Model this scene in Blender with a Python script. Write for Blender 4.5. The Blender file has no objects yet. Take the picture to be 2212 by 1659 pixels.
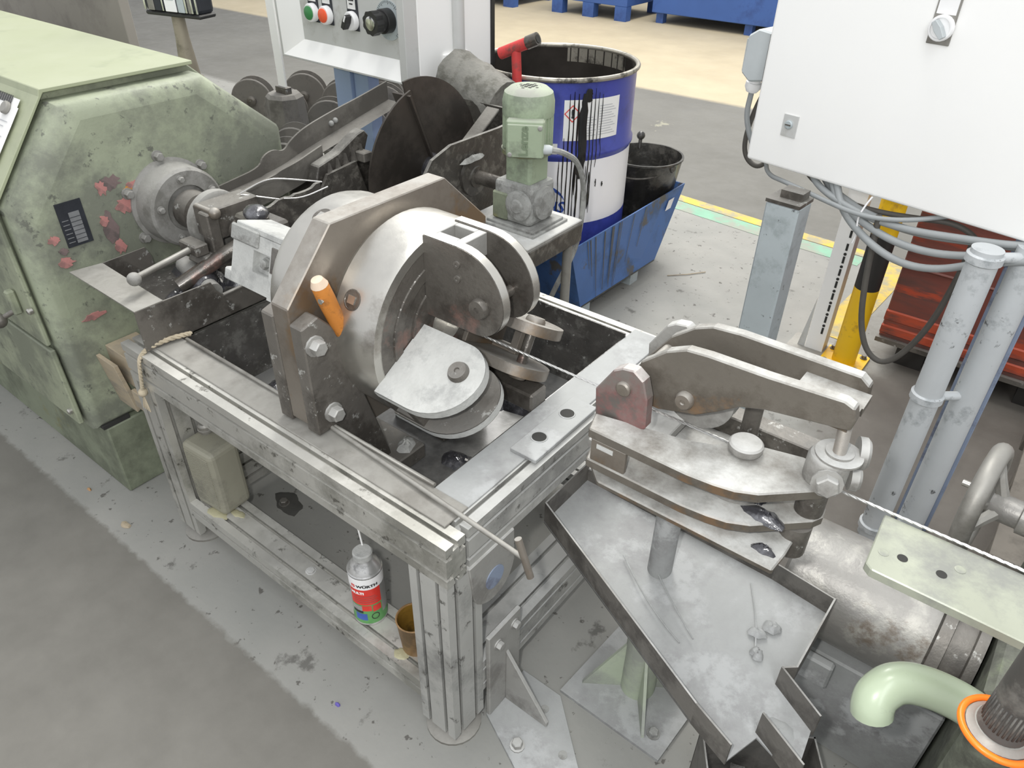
import bpy, bmesh, math, random
from mathutils import Vector, Matrix
random.seed(7)
SC = bpy.context.scene
COL = SC.collection
PI = math.pi

# ---------------------------------------------------------------- camera, world, lights, exposure
def make_camera():
    yaw, pitch, roll = math.radians(127.48325632), math.radians(35.4377893), math.radians(-0.93641359)
    f = Vector((math.cos(pitch) * math.cos(yaw), math.cos(pitch) * math.sin(yaw), -math.sin(pitch)))
    r = f.cross(Vector((0, 0, 1))).normalized()
    d = f.cross(r)
    r2 = math.cos(roll) * r + math.sin(roll) * d
    d2 = -math.sin(roll) * r + math.cos(roll) * d
    cam = bpy.data.cameras.new('camera')
    cam.sensor_fit = 'HORIZONTAL'
    cam.sensor_width = 36.0
    cam.lens = 36.0 * 1607.03 / 2212.0
    cam.clip_start = 0.02
    cam.clip_end = 200
    o = bpy.data.objects.new('camera', cam)
    COL.objects.link(o)
    m = Matrix((r2, -d2, -f)).transposed().to_4x4()
    m.translation = Vector((0, 0, 1.42))
    o.matrix_world = m
    SC.camera = o
make_camera()

world = bpy.data.worlds.new('hall_ambient')
SC.world = world
world.use_nodes = True
world.node_tree.nodes['Background'].inputs[0].default_value = (0.96, 0.975, 1.0, 1)
world.node_tree.nodes['Background'].inputs[1].default_value = 0.66

def area(name, loc, target, size, size_y, power, color=(1, 1, 1)):
    l = bpy.data.lights.new(name, 'AREA')
    l.shape = 'RECTANGLE'; l.size = size; l.size_y = size_y; l.energy = power; l.color = color
    o = bpy.data.objects.new(name, l); COL.objects.link(o)
    o.location = loc
    o.rotation_euler = (Vector(target) - Vector(loc)).to_track_quat('-Z', 'Y').to_euler()
    return o
# roof lights of the hall: long glazed strips high above the machines
area('roof_light', (-2.6, 3.4, 5.6), (-1.0, 1.0, 0.4), 1.0, 7.0, 260, (1.0, 0.985, 0.95))
area('roof_light', (1.6, -1.6, 4.8), (-0.6, 1.0, 0.6), 1.0, 5.0, 70, (0.97, 0.99, 1.0))
area('roof_light', (-3.0, 8.5, 6.0), (-3.0, 7.0, 0.0), 2.0, 8.0, 260, (1.0, 0.95, 0.86))
# the flash lamp of the hand held camera, a hand's breadth left of its lens
fl_ = bpy.data.lights.new('flash_lamp', 'POINT'); fl_.energy = 26; fl_.shadow_soft_size = 0.02; fl_.color = (1.0, 0.985, 0.96)
fo_ = bpy.data.objects.new('flash_lamp', fl_); COL.objects.link(fo_); fo_.location = (-0.075, -0.04, 1.47)
SC.view_settings.view_transform = 'Standard'
SC.view_settings.look = 'None'
SC.view_settings.gamma = 1.0
SC.view_settings.use_curve_mapping = False
SC.view_settings.exposure = 0.42

# ---------------------------------------------------------------- materials
MATS = {}
def lin(c):
    return tuple(((v / 12.92) if v <= 0.04045 else ((v + 0.055) / 1.055) ** 2.4) for v in c)
def hexc(h):
    return lin(tuple(int(h[i:i + 2], 16) / 255 for i in (0, 2, 4)))

def mat(name, col, rough=0.5, metal=0.0, var=0.15, scale=14.0, spot=None, spot_amt=0.0, spot_scale=9.0,
        spot2=None, spot2_amt=0.0, spot2_scale=4.0, bump=0.15, bump_scale=120.0, dust=0.0, dustc='8f908e', coat=0.0, stretch=None,
        spec=0.5):
    m = bpy.data.materials.new(name); m.use_nodes = True
    nt = m.node_tree; N = nt.nodes; L = nt.links
    b = N['Principled BSDF']
    c = hexc(col)
    tc = N.new('ShaderNodeTexCoord')
    vec = tc.outputs['Object']
    if stretch:
        mp = N.new('ShaderNodeMapping'); mp.inputs['Scale'].default_value = stretch
        L.new(vec, mp.inputs[0]); vec = mp.outputs[0]
    def noise(s, det=6, rg=0.62):
        n = N.new('ShaderNodeTexNoise'); n.inputs['Scale'].default_value = s
        n.inputs['Detail'].default_value = det; n.inputs['Roughness'].default_value = rg
        L.new(vec, n.inputs['Vector']); return n.outputs['Fac']
    def ramp(src, lo, hi):
        r = N.new('ShaderNodeMapRange'); r.inputs[1].default_value = lo; r.inputs[2].default_value = hi
        r.clamp = True
        L.new(src, r.inputs[0]); return r.outputs[0]
    def mix(fac, a, bb):
        x = N.new('ShaderNodeMix'); x.data_type = 'RGBA'
        if hasattr(fac, 'default_value') or hasattr(fac, 'is_linked'): L.new(fac, x.inputs[0])
        else: x.inputs[0].default_value = fac
        for k, v in ((6, a), (7, bb)):
            if isinstance(v, tuple): x.inputs[k].default_value = (*v, 1)
            else: L.new(v, x.inputs[k])
        return x.outputs[2]
    n1 = noise(scale)
    lo = tuple(v * (1 - var) for v in c); hi = tuple(min(1, v * (1 + var)) for v in c)
    cur = mix(ramp(n1, 0.3, 0.7), lo, hi)
    rcur = None; mcur = None
    if spot and spot_amt > 0:
        f = ramp(noise(spot_scale, 8, 0.7), 0.62 - spot_amt * 0.35, 0.70 - spot_amt * 0.25)
        cur = mix(f, cur, hexc(spot))
    if spot2 and spot2_amt > 0:
        f = ramp(noise(spot2_scale, 7, 0.68), 0.64 - spot2_amt * 0.35, 0.69 - spot2_amt * 0.3)
        cur = mix(f, cur, hexc(spot2))
    if dust > 0:
        g = N.new('ShaderNodeNewGeometry'); s = N.new('ShaderNodeSeparateXYZ'); L.new(g.outputs['Normal'], s.inputs[0])
        up = ramp(s.outputs['Z'], 0.25, 0.95)
        nz = ramp(noise(7.0, 8, 0.7), 0.30, 0.62)
        a = N.new('ShaderNodeMath'); a.operation = 'MULTIPLY'; L.new(up, a.inputs[0]); L.new(nz, a.inputs[1])
        a2 = N.new('ShaderNodeMath'); a2.operation = 'MULTIPLY'; L.new(a.outputs[0], a2.inputs[0]); a2.inputs[1].default_value = dust
        cur = mix(a2.outputs[0], cur, hexc(dustc))
        mr = N.new('ShaderNodeMapRange'); mr.inputs[3].default_value = rough; mr.inputs[4].default_value = 0.9
        L.new(a2.outputs[0], mr.inputs[0]); rcur = mr.outputs[0]
        mm = N.new('ShaderNodeMapRange'); mm.inputs[3].default_value = metal; mm.inputs[4].default_value = 0.0
        L.new(a2.outputs[0], mm.inputs[0]); mcur = mm.outputs[0]
    L.new(cur, b.inputs['Base Color'])
    if rcur is not None: L.new(rcur, b.inputs['Roughness'])
    else:
        rr = N.new('ShaderNodeMapRange'); rr.inputs[3].default_value = max(0.02, rough - 0.08); rr.inputs[4].default_value = min(1, rough + 0.1)
        L.new(n1, rr.inputs[0]); L.new(rr.outputs[0], b.inputs['Roughness'])
    if mcur is not None: L.new(mcur, b.inputs['Metallic'])
    else: b.inputs['Metallic'].default_value = metal
    b.inputs['Coat Weight'].default_value = coat
    b.inputs['Coat Roughness'].default_value = 0.12
    b.inputs['Specular IOR Level'].default_value = spec
    if bump > 0:
        bp = N.new('ShaderNodeBump'); bp.inputs['Strength'].default_value = bump; bp.inputs['Distance'].default_value = 0.004
        L.new(noise(bump_scale, 5, 0.6), bp.inputs['Height']); L.new(bp.outputs[0], b.inputs['Normal'])
    MATS[name] = m
    return m

mat('green_paint', 'a2a88c', 0.5, 0, 0.03, 5, '939a80', 0.22, 3, bump=0.04, dust=0.25, dustc='aeb0a0')
mat('crust', '7f7e78', 0.9, 0, 0.14, 30, '67665f', 0.4, 18, bump=0.8, bump_scale=60)
mat('grease_pale', 'a5a184', 0.5, 0, 0.1, 30, bump=0.2)
mat('floor_stain', '4f4e4b', 0.6, 0, 0.2, 30, bump=0.05)
mat('green_grimy', '999f88', 0.6, 0, 0.10, 8, '777c6c', 0.5, 4, '666a5d', 0.14, 26, bump=0.2, bump_scale=60)
mat('green_chipped', '979e88', 0.6, 0, 0.10, 8, '767a6d', 0.52, 3.5, '63665c', 0.12, 30, bump=0.25, bump_scale=60)
mat('flange_dust', '908f8b', 0.7, 0.15, 0.1, 12, '767570', 0.4, 9, bump=0.25, dust=0.6, dustc='a3a29e')
mat('green_dull', '808773', 0.6, 0, 0.10, 10, '646959', 0.45, 4, '7b794f', 0.22, 3, bump=0.15)
mat('print_green', '75836c', 0.5, 0, 0.03, 10, bump=0)
mat('green_motor', '9dab92', 0.5, 0, 0.06, 10, '808a78', 0.3, 6, dust=1.0, dustc='9c9c95', bump=0.12)
mat('green_pipe', 'abb89f', 0.32, 0, 0.04, 6, '7f847d', 0.18, 9, bump=0.04, coat=0.25)
mat('green_post', 'aab49f', 0.55, 0, 0.08, 8, '92968d', 0.45, 4, dust=0.8, dustc='adafad', bump=0.08)
mat('aluminium', 'c6c5bf', 0.34, 0.6, 0.08, 10, '9a9992', 0.34, 4, '6b6963', 0.12, 30, bump=0.06, dust=0.35, dustc='d0cfc8')
mat('aluminium_dusty', 'b5b5b1', 0.5, 0.35, 0.08, 10, '91918e', 0.34, 4, '6b6a66', 0.13, 30, bump=0.08, dust=0.8, dustc='b9bab8')
mat('slot_dark', '2e2e2c', 0.8, 0, 0.2, 30, bump=0)
mat('steel_bright', 'c3c1bb', 0.27, 0.9, 0.05, 9, '9a958e', 0.2, 4, bump=0.04, bump_scale=260, dust=0.22, dustc='cfcec8')
mat('steel_plate', '837c73', 0.40, 0.5, 0.10, 8, '6d655c', 0.40, 4, '7c6953', 0.26, 3.2, bump=0.1, dust=0.8, dustc='b5b5b1')
mat('arm_steel', '6f6a62', 0.45, 0.35, 0.12, 9, '58524a', 0.40, 5, '75604b', 0.22, 4, bump=0.12, dust=1.0, dustc='c6c7c4')
mat('steel_dusty', 'a3a29e', 0.55, 0.35, 0.10, 10, '868480', 0.36, 7, bump=0.18, dust=1.0, dustc='c6c7c5')
mat('steel_dark', '77736d', 0.42, 0.5, 0.2, 12, '57534e', 0.42, 7, 'b4b4b0', 0.10, 40, bump=0.22, dust=0.35, dustc='acaca8')
mat('steel_oily', '6e6a64', 0.26, 0.45, 0.2, 12, '4c4843', 0.45, 6, '7a625a', 0.2, 4, bump=0.25, coat=0.35)
mat('steel_redheat', '86807b', 0.4, 0.45, 0.15, 12, '8a6462', 0.5, 5, '6d6864', 0.3, 8, bump=0.12, dust=0.9, dustc='cbccca')
mat('sheet_steel', '989690', 0.42, 0.45, 0.08, 7, '7c7973', 0.38, 4, bump=0.06, dust=0.5, dustc='a4a39e')
mat('tank_black', '4a4845', 0.25, 0.1, 0.25, 14, '6a6965', 0.3, 18, 'a3a39f', 0.05, 60, bump=0.5, bump_scale=50, coat=0.5)
mat('grease', '3c3c40', 0.14, 0, 0.3, 20, '6a6b70', 0.25, 14, bump=0.9, bump_scale=45, coat=0.8)
mat('grease_floor', '787876', 0.3, 0.1, 0.15, 6, '5a5a59', 0.42, 4, bump=0.25, bump_scale=30, coat=0.25)
mat('disc_black', '4a4540', 0.36, 0.25, 0.12, 9, '3a3632', 0.4, 5, bump=0.1)
mat('tub_black', '45423e', 0.38, 0.1, 0.25, 16, '66635d', 0.3, 30, bump=0.5, bump_scale=55, dust=0.6, dustc='9b9a94')
mat('chute_grey', '5d5a55', 0.55, 0.15, 0.12, 10, '706d67', 0.4, 8, bump=0.25, dust=0.6, dustc='85837d')
mat('dust_grey', '9a9b98', 0.9, 0, 0.14, 30, '7d7d7a', 0.4, 18, bump=0.7, bump_scale=80)
mat('dust_pale', 'b4b5b2', 0.9, 0, 0.08, 30, '9c9d9b', 0.35, 12, bump=0.4, bump_scale=90)
mat('pan_grey', '9c9e9d', 0.7, 0.1, 0.08, 8, '858585', 0.40, 4, 'acaeae', 0.3, 7, bump=0.15, dust=0.6, dustc='aeb0b0')
mat('pan_wall', '6f6c67', 0.5, 0.25, 0.18, 12, '54514d', 0.4, 9, bump=0.25, dust=0.9, dustc='bdbdba')
mat('white_coat', 'f8f8f6', 0.35, 0, 0.01, 4, bump=0.02)
mat('white_panel', 'c9cac8', 0.4, 0.1, 0.03, 6, 'b9b9b4', 0.2, 8, bump=0.03)
mat('grey_plastic', 'b9bfc1', 0.5, 0, 0.06, 10, bump=0.06)
mat('grey_cable', '9a9e9f', 0.5, 0, 0.06, 20, bump=0.03)
mat('dark_cable', '55524d', 0.6, 0, 0.15, 20, bump=0.03)
mat('white_plastic', 'f3f3f3', 0.4, 0, 0.02, 10, bump=0)
mat('black_plastic', '2a2a2a', 0.35, 0, 0.15, 20, bump=0.03)
mat('chrome', 'd9d9d6', 0.15, 1.0, 0.04, 20, bump=0)
mat('button_green', '3e8a4f', 0.4, 0, 0.05, 20, bump=0)
mat('button_red', 'f4623a', 0.4, 0, 0.05, 20, bump=0)
mat('galvanised', 'b6bfc2', 0.45, 0.15, 0.06, 8, 'a2abad', 0.3, 10, '666a6c', 0.06, 30, bump=0.06)
mat('grey_pipe_paint', 'c6cacc', 0.45, 0.05, 0.04, 8, 'a2a7a9', 0.2, 10, '5c5d5e', 0.06, 26, bump=0.05)
mat('blue_grey_metal', '8b97ad', 0.4, 0.1, 0.06, 8, '6d7283', 0.3, 9, bump=0.05)
mat('blue_paint', '4468a0', 0.45, 0, 0.08, 6, '38557f', 0.3, 4, '565452', 0.16, 6, bump=0.06)
mat('blue_paint_far', '3d5fa0', 0.5, 0, 0.08, 3, '324c86', 0.3, 2, bump=0)
mat('blue_post', 'a6bbdc', 0.45, 0, 0.05, 8, bump=0.03)
mat('drum_blue', '3d479c', 0.32, 0, 0.06, 5, '343c82', 0.3, 4, bump=0.04)
mat('drum_white', 'ecebec', 0.32, 0, 0.03, 5, bump=0.04)
mat('drum_rim', 'a9a59a', 0.35, 0.6, 0.12, 16, '4a4844', 0.3, 12, bump=0.1)
mat('drum_inside', '35322f', 0.13, 0, 0.2, 10, bump=0.35, bump_scale=14, coat=0.6)
mat('drip_black', '1c1b1b', 0.2, 0, 0.2, 20, bump=0.1, coat=0.5)
mat('print_navy', '2b4b9c', 0.45, 0, 0.04, 10, bump=0)
mat('print_black', '2a2a2c', 0.5, 0, 0.05, 10, bump=0)
mat('print_red', 'd8403c', 0.5, 0, 0.05, 10, bump=0)
mat('print_grey', 'a9abb0', 0.5, 0, 0.05, 10, bump=0)
mat('paper', 'e9e9e7', 0.6, 0, 0.03, 10, bump=0)
mat('bucket_black', '2f2e2b', 0.35, 0, 0.3, 14, '56544e', 0.3, 12, bump=0.5, bump_scale=40, coat=0.3)
mat('yellow_paint', 'f2c21c', 0.42, 0, 0.05, 6, 'c79a2a', 0.2, 14, bump=0.03)
mat('black_paint', '2c2a28', 0.5, 0, 0.15, 8, bump=0.03)
mat('line_yellow', 'd3b757', 0.75, 0, 0.12, 12, 'a39d84', 0.5, 9, bump=0.03)
mat('line_green', '87b49b', 0.75, 0, 0.1, 12, '9a9f93', 0.5, 7, bump=0.03)
mat('red_worn', '7d453b', 0.5, 0, 0.15, 5, '57403b', 0.5, 3, 'b0492f', 0.3, 5, bump=0.1, stretch=(0.35, 1, 2.2))
mat('red_band', 'b44c30', 0.5, 0, 0.15, 5, '6a423a', 0.4, 5, bump=0.1, stretch=(0.5, 1, 2))
mat('red_paint', 'c43c3c', 0.45, 0, 0.12, 14, '7b4440', 0.3, 14, bump=0.08)
mat('orange_handle', 'b8752f', 0.5, 0, 0.12, 20, '8f5c2b', 0.25, 26, bump=0.1)
mat('worn_wood', 'cdb9a4', 0.7, 0, 0.1, 20, bump=0.1)
mat('orange_ring', 'ff7a1c', 0.35, 0, 0.04, 20, bump=0)
mat('rubber_black', '4a4845', 0.6, 0, 0.15, 25, '6b6964', 0.3, 14, bump=0.1)
mat('canister_grey', '8d8b7c', 0.5, 0, 0.06, 9, '77756a', 0.3, 6, bump=0.05, dust=0.25, dustc='a3a295')
mat('cup_brown', '9a7a52', 0.5, 0.2, 0.15, 14, '6d5638', 0.4, 10, bump=0.1)
mat('cup_inside', '8a6a2c', 0.4, 0, 0.25, 14, '57431e', 0.4, 10, bump=0.2)
mat('wood', 'a99c86', 0.8, 0, 0.1, 10, '8d8679', 0.4, 5, bump=0.15, stretch=(1, 1, 5))
mat('rope', 'b3a892', 0.9, 0, 0.15, 80, bump=0.3)
mat('wire_steel', 'd6d6d4', 0.3, 0.8, 0.05, 60, bump=0)
mat('can_white', 'efefef', 0.35, 0, 0.02, 10, bump=0)
mat('can_metal', 'c9c9c8', 0.3, 0.7, 0.06, 16, '8e8e8d', 0.25, 18, bump=0.05)
mat('can_red', 'd93a30', 0.4, 0, 0.03, 10, bump=0)
mat('can_green', '5f9a5a', 0.4, 0, 0.15, 30, bump=0)
mat('can_blue', '3f5fae', 0.4, 0, 0.15, 30, bump=0)
mat('spool_grey', '77746f', 0.6, 0.1, 0.1, 9, '5f5c58', 0.35, 7, bump=0.12, dust=0.3, dustc='8b8a85')
mat('spool_red', '8c8884', 0.5, 0.1, 0.1, 9, 'b8463c', 0.3, 9, bump=0.1)
mat('beige_board', '9d9890', 0.7, 0, 0.05, 3, '8b867f', 0.3, 2, bump=0.05)
mat('beige_pole', '968e7e', 0.55, 0.1, 0.1, 8, '756f62', 0.3, 10, bump=0.08)
mat('pallet_brown', '77726a', 0.85, 0, 0.15, 8, '615d56', 0.4, 6, bump=0.2)
mat('plate_green', 'a4a899', 0.42, 0.2, 0.05, 9, '8b8d87', 0.48, 5, bump=0.06)
mat('motor_grey', '918f8b', 0.36, 0.45, 0.1, 8, 'b4b2ab', 0.35, 10, '7f756a', 0.15, 6, bump=0.2, dust=0.35, dustc='b4b4b0')
mat('dark_machine', '62665a', 0.65, 0.1, 0.22, 10, '464840', 0.42, 12, '727c62', 0.25, 4, bump=0.4, bump_scale=60, dust=0.3, dustc='96978f')
mat('foil', 'd4d4d2', 0.2, 0.9, 0.1, 30, bump=0.5, bump_scale=60)
mat('leaf_brown', 'b08a63', 0.8, 0, 0.15, 30, bump=0.1)
mat('purple_scrap', '6a5fb0', 0.6, 0, 0.1, 30, bump=0)
mat('nameplate_black', '33363c', 0.5, 0.3, 0.15, 30, bump=0.1)
mat('nameplate_grey', '86888a', 0.5, 0.3, 0.12, 30, bump=0.1)

def floor_material():
    m = bpy.data.materials.new('hall_floor'); m.use_nodes = True
    nt = m.node_tree; N = nt.nodes; L = nt.links; b = N['Principled BSDF']
    tc = N.new('ShaderNodeTexCoord'); vec = tc.outputs['Object']
    sx = N.new('ShaderNodeSeparateXYZ'); L.new(vec, sx.inputs[0])
    def noise(s, d=7, r=0.65):
        n = N.new('ShaderNodeTexNoise'); n.inputs['Scale'].default_value = s; n.inputs['Detail'].default_value = d
        n.inputs['Roughness'].default_value = r; L.new(vec, n.inputs['Vector']); return n.outputs['Fac']
    def rng(src, a, c, lo=0.0, hi=1.0):
        r = N.new('ShaderNodeMapRange'); r.inputs[1].default_value = a; r.inputs[2].default_value = c
        r.inputs[3].default_value = lo; r.inputs[4].default_value = hi; L.new(src, r.inputs[0]); return r.outputs[0]
    def math_(op, a, c):
        x = N.new('ShaderNodeMath'); x.operation = op
        for k, v in ((0, a), (1, c)):
            if isinstance(v, (int, float)): x.inputs[k].default_value = v
            else: L.new(v, x.inputs[k])
        return x.outputs[0]
    def mix(f, a, c):
        x = N.new('ShaderNodeMix'); x.data_type = 'RGBA'; L.new(f, x.inputs[0])
        for k, v in ((6, a), (7, c)):
            if isinstance(v, str): x.inputs[k].default_value = (*hexc(v), 1)
            else: L.new(v, x.inputs[k])
        return x.outputs[2]
    big = noise(2.2); mid = noise(9); fine = noise(70, 4, 0.6)
    # dusty concrete around the machine
    base = mix(rng(big, 0.3, 0.7), '898a86', '999893')
    base = mix(rng(noise(34, 5, 0.6), 0.635, 0.665), base, '605e5a')
    base = mix(rng(mid, 0.62, 0.68), base, '6a6965')
    base = mix(rng(fine, 0.68, 0.74), base, '5f5d59')
    # dark coated aisle in front (y < 0.42)
    aisle = mix(rng(mid, 0.3, 0.7), '6b6963', '787670')
    yw = math_('ADD', sx.outputs['Y'], rng(noise(26), 0.3, 0.7, -0.007, 0.007))
    f1 = rng(yw, 0.42, 0.432, 1.0, 0.0)
    base = mix(f1, base, aisle)
    # dark coated hall floor behind the machine (y > 3.45)
    hall = mix(rng(noise(1.3), 0.35, 0.7), '6a6964', '787772')
    worn = rng(noise(1.9, 8, 0.7), 0.66, 0.68)
    hall = mix(worn, hall, '939182')
    f2 = rng(yw, 3.30, 3.36)
    base = mix(f2, base, hall)
    # darker brown-grey floor tone round the cabinet legs (x > -0.35, 1.3 < y < 3.2)
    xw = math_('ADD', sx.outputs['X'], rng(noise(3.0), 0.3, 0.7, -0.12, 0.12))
    oil = math_('MULTIPLY', math_('MULTIPLY', rng(xw, -0.42, -0.25), rng(yw, 1.15, 1.3)), rng(yw, 3.0, 3.2, 1.0, 0.0))  # soft-edged mask of the darker floor region
    oily = mix(rng(noise(5), 0.3, 0.7), '605c56', '706c66')  # two brown-grey tones mixed by noise for that region
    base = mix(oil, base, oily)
    # bare cream concrete beyond the coating: boundary y = 5.15 + 0.17*(x+2.9)
    by = math_('ADD', math_('MULTIPLY', sx.outputs['X'], 0.012), 5.25)
    dd = math_('SUBTRACT', yw, by)
    cream = mix(rng(noise(2.6), 0.3, 0.7), 'b3a78d', 'c0b499')
    base = mix(rng(dd, -0.02, 0.05), base, cream)
    L.new(base, b.inputs['Base Color'])
    L.new(rng(mid, 0.3, 0.7, 0.55, 0.8), b.inputs['Roughness'])
    bp = N.new('ShaderNodeBump'); bp.inputs['Strength'].default_value = 0.12; bp.inputs['Distance'].default_value = 0.004
    L.new(fine, bp.inputs['Height']); L.new(bp.outputs[0], b.inputs['Normal'])
    MATS['hall_floor'] = m
floor_material()

# ---------------------------------------------------------------- mesh builder
class MB:
    def __init__(s):
        s.v = []; s.f = []; s.m = None; s.smooth_faces = set()
    def add(s, vs, fs, M=None, smooth=False):
        o = len(s.v)
        for p in vs:
            p = Vector(p)
            if M is not None: p = M @ p
            s.v.append(p)
        for f in fs:
            if smooth: s.smooth_faces.add(len(s.f))
            s.f.append(tuple(i + o for i in f))
        return s
    def box(s, x0, x1, y0, y1, z0, z1, M=None):
        vs = [(x, y, z) for x in (x0, x1) for y in (y0, y1) for z in (z0, z1)]
        return s.add(vs, [(0, 1, 3, 2), (4, 6, 7, 5), (0, 4, 5, 1), (2, 3, 7, 6), (0, 2, 6, 4), (1, 5, 7, 3)], M)
    def prism(s, poly, d0, d1, axis='z', M=None, smooth=False):
        """extrude a 2D polygon along an axis; poly coords: axis x -> (y,z), y -> (x,z), z -> (x,y)"""
        A = sum(poly[i][0] * poly[(i + 1) % len(poly)][1] - poly[(i + 1) % len(poly)][0] * poly[i][1] for i in range(len(poly)))
        if (A < 0) != (axis == 'y'): poly = poly[::-1]
        mk = {'x': lambda a, b, d: (d, a, b), 'y': lambda a, b, d: (a, d, b), 'z': lambda a, b, d: (a, b, d)}[axis]
        n = len(poly)
        if d1 < d0: d0, d1 = d1, d0
        vs = [mk(a, b, d0) for a, b in poly] + [mk(a, b, d1) for a, b in poly]
        o = len(s.v)
        for p in vs: s.v.append(M @ Vector(p) if M is not None else Vector(p))
        s.f.append(tuple(o + i for i in range(n))[::-1]); s.f.append(tuple(o + n + i for i in range(n)))
        for i in range(n):
            j = (i + 1) % n
            if smooth: s.smooth_faces.add(len(s.f))
            s.f.append((o + i, o + j, o + n + j, o + n + i))
        return s
    def lathe(s, prof, p0, axis, n=24, caps=True, a0=0.0, a1=2 * PI, smooth=True):
        """profile [(r, t)] swept round the axis through p0; t measured along the axis"""
        ax = Vector(axis).normalized(); p0 = Vector(p0)
        u = ax.orthogonal().normalized(); w = ax.cross(u)
        full = abs(a1 - a0 - 2 * PI) < 1e-6
        k = n if full else n + 1
        o = len(s.v)
        for r, t in prof:
            for i in range(k):
                a = a0 + (a1 - a0) * i / n
                s.v.append(p0 + ax * t + (u * math.cos(a) + w * math.sin(a)) * r)
        for j in range(len(prof) - 1):
            for i in range(n):
                i2 = (i + 1) % k if full else i + 1
                if smooth: s.smooth_faces.add(len(s.f))
                s.f.append((o + j * k + i, o + j * k + i2, o + (j + 1) * k + i2, o + (j + 1) * k + i))
        if caps and full:
            if prof[0][0] > 1e-6: s.f.append(tuple(o + i for i in range(k))[::-1])
            if prof[-1][0] > 1e-6: s.f.append(tuple(o + (len(prof) - 1) * k + i for i in range(k)))
        return s
    def cyl(s, a, b, r, n=16, r2=None, smooth=True):
        a = Vector(a); b = Vector(b)
        return s.lathe([(r, 0), (r if r2 is None else r2, (b - a).length)], a, b - a, n, smooth=smooth)
    def tube(s, pts, r, n=8, closed=False, caps=True):
        pts = [Vector(p) for p in pts]; m = len(pts); o = len(s.v)
        prev = None
        for i, p in enumerate(pts):
            if closed: t = pts[(i + 1) % m] - pts[i - 1]
            else: t = pts[min(i + 1, m - 1)] - pts[max(i - 1, 0)]
            t.normalize()
            if prev is None: u = t.orthogonal().normalized()
            else:
                u = prev - t * prev.dot(t)
                u = u.normalized() if u.length > 1e-6 else t.orthogonal().normalized()
            prev = u; w = t.cross(u)
            rr = r[i] if isinstance(r, (list, tuple)) else r
            for k in range(n):
                a = 2 * PI * k / n
                s.v.append(p + (u * math.cos(a) + w * math.sin(a)) * rr)
        segs = m if closed else m - 1
        for i in range(segs):
            for k in range(n):
                a = o + i * n; b = o + ((i + 1) % m) * n
                s.smooth_faces.add(len(s.f))
                s.f.append((a + k, a + (k + 1) % n, b + (k + 1) % n, b + k))
        if caps and not closed:
            s.f.append(tuple(o + k for k in range(n))[::-1]); s.f.append(tuple(o + (m - 1) * n + k for k in range(n)))
        return s
    def sphere(s, c, r, n=12, sc=(1, 1, 1)):
        prof = [(max(1e-5, math.sin(PI * j / n)), -math.cos(PI * j / n)) for j in range(n + 1)]
        o = len(s.v); k = n * 2
        for rr, t in prof:
            for i in range(k):
                a = 2 * PI * i / k
                s.v.append(Vector((c[0] + r * sc[0] * rr * math.cos(a), c[1] + r * sc[1] * rr * math.sin(a), c[2] + r * sc[2] * t)))
        for j in range(n):
            for i in range(k):
                s.smooth_faces.add(len(s.f))
                s.f.append((o + j * k + i, o + j * k + (i + 1) % k, o + (j + 1) * k + (i + 1) % k, o + (j + 1) * k + i))
        return s
    def hexbolt(s, p, axis, r=0.008, h=0.006, washer=True):
        if washer: s.lathe([(r * 1.35, 0), (r * 1.35, h * 0.25)], p, axis, 12)
        p2 = Vector(p) + Vector(axis).normalized() * (h * 0.25 if washer else 0)
        return s.lathe([(r, 0), (r, h * 0.85), (r * 0.86, h)], p2, axis, 6, smooth=False)

def thing(name, label, cat, loc=(0, 0, 0), group=None, kind=None):
    o = bpy.data.objects.new(name, None); COL.objects.link(o)
    o.empty_display_size = 0.05
    o.location = loc
    o['label'] = label; o['category'] = cat
    if group: o['group'] = group
    if kind: o['kind'] = kind
    o['_w'] = list(loc)
    return o

def part(name, mb, material, parent=None, bevel=0.0, seg=1, label=None, cat=None, group=None, kind=None, origin=None, smooth_angle=None):
    """link one mesh; vertices are given in world metres; the object origin sits at the mesh base or at the parent's"""
    wp = Vector(parent['_w']) if parent is not None else Vector((0, 0, 0))
    if origin is None:
        if parent is None:
            xs = [v.x for v in mb.v]; ys = [v.y for v in mb.v]; zs = [v.z for v in mb.v]
            origin = Vector(((min(xs) + max(xs)) / 2, (min(ys) + max(ys)) / 2, min(zs)))
        else:
            c = sum(mb.v, Vector()) / len(mb.v); origin = c
    origin = Vector(origin)
    me = bpy.data.meshes.new(name)
    me.from_pydata([tuple(v - origin) for v in mb.v], [], mb.f)
    if mb.smooth_faces:
        sm = [i in mb.smooth_faces for i in range(len(me.polygons))]
        me.polygons.foreach_set('use_smooth', sm)
    bm = bmesh.new(); bm.from_mesh(me)
    bmesh.ops.recalc_face_normals(bm, faces=bm.faces)
    if bevel > 0:
        es = [e for e in bm.edges if len(e.link_faces) == 2 and e.calc_face_angle(0) > math.radians(38)]
        if es:
            bmesh.ops.bevel(bm, geom=es, offset=bevel, segments=seg, affect='EDGES', profile=0.5, clamp_overlap=True)
    else:
        for e in bm.edges:
            if len(e.link_faces) == 2 and e.calc_face_angle(0) > math.radians(38): e.smooth = False
    bm.to_mesh(me); bm.free()
    me.materials.append(MATS[material] if isinstance(material, str) else material)
    o = bpy.data.objects.new(name, me); COL.objects.link(o)
    o.location = origin - wp
    if parent is not None: o.parent = parent
    o['_w'] = list(origin)
    if label: o['label'] = label
    if cat: o['category'] = cat
    if group: o['group'] = group
    if kind: o['kind'] = kind
    return o

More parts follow.
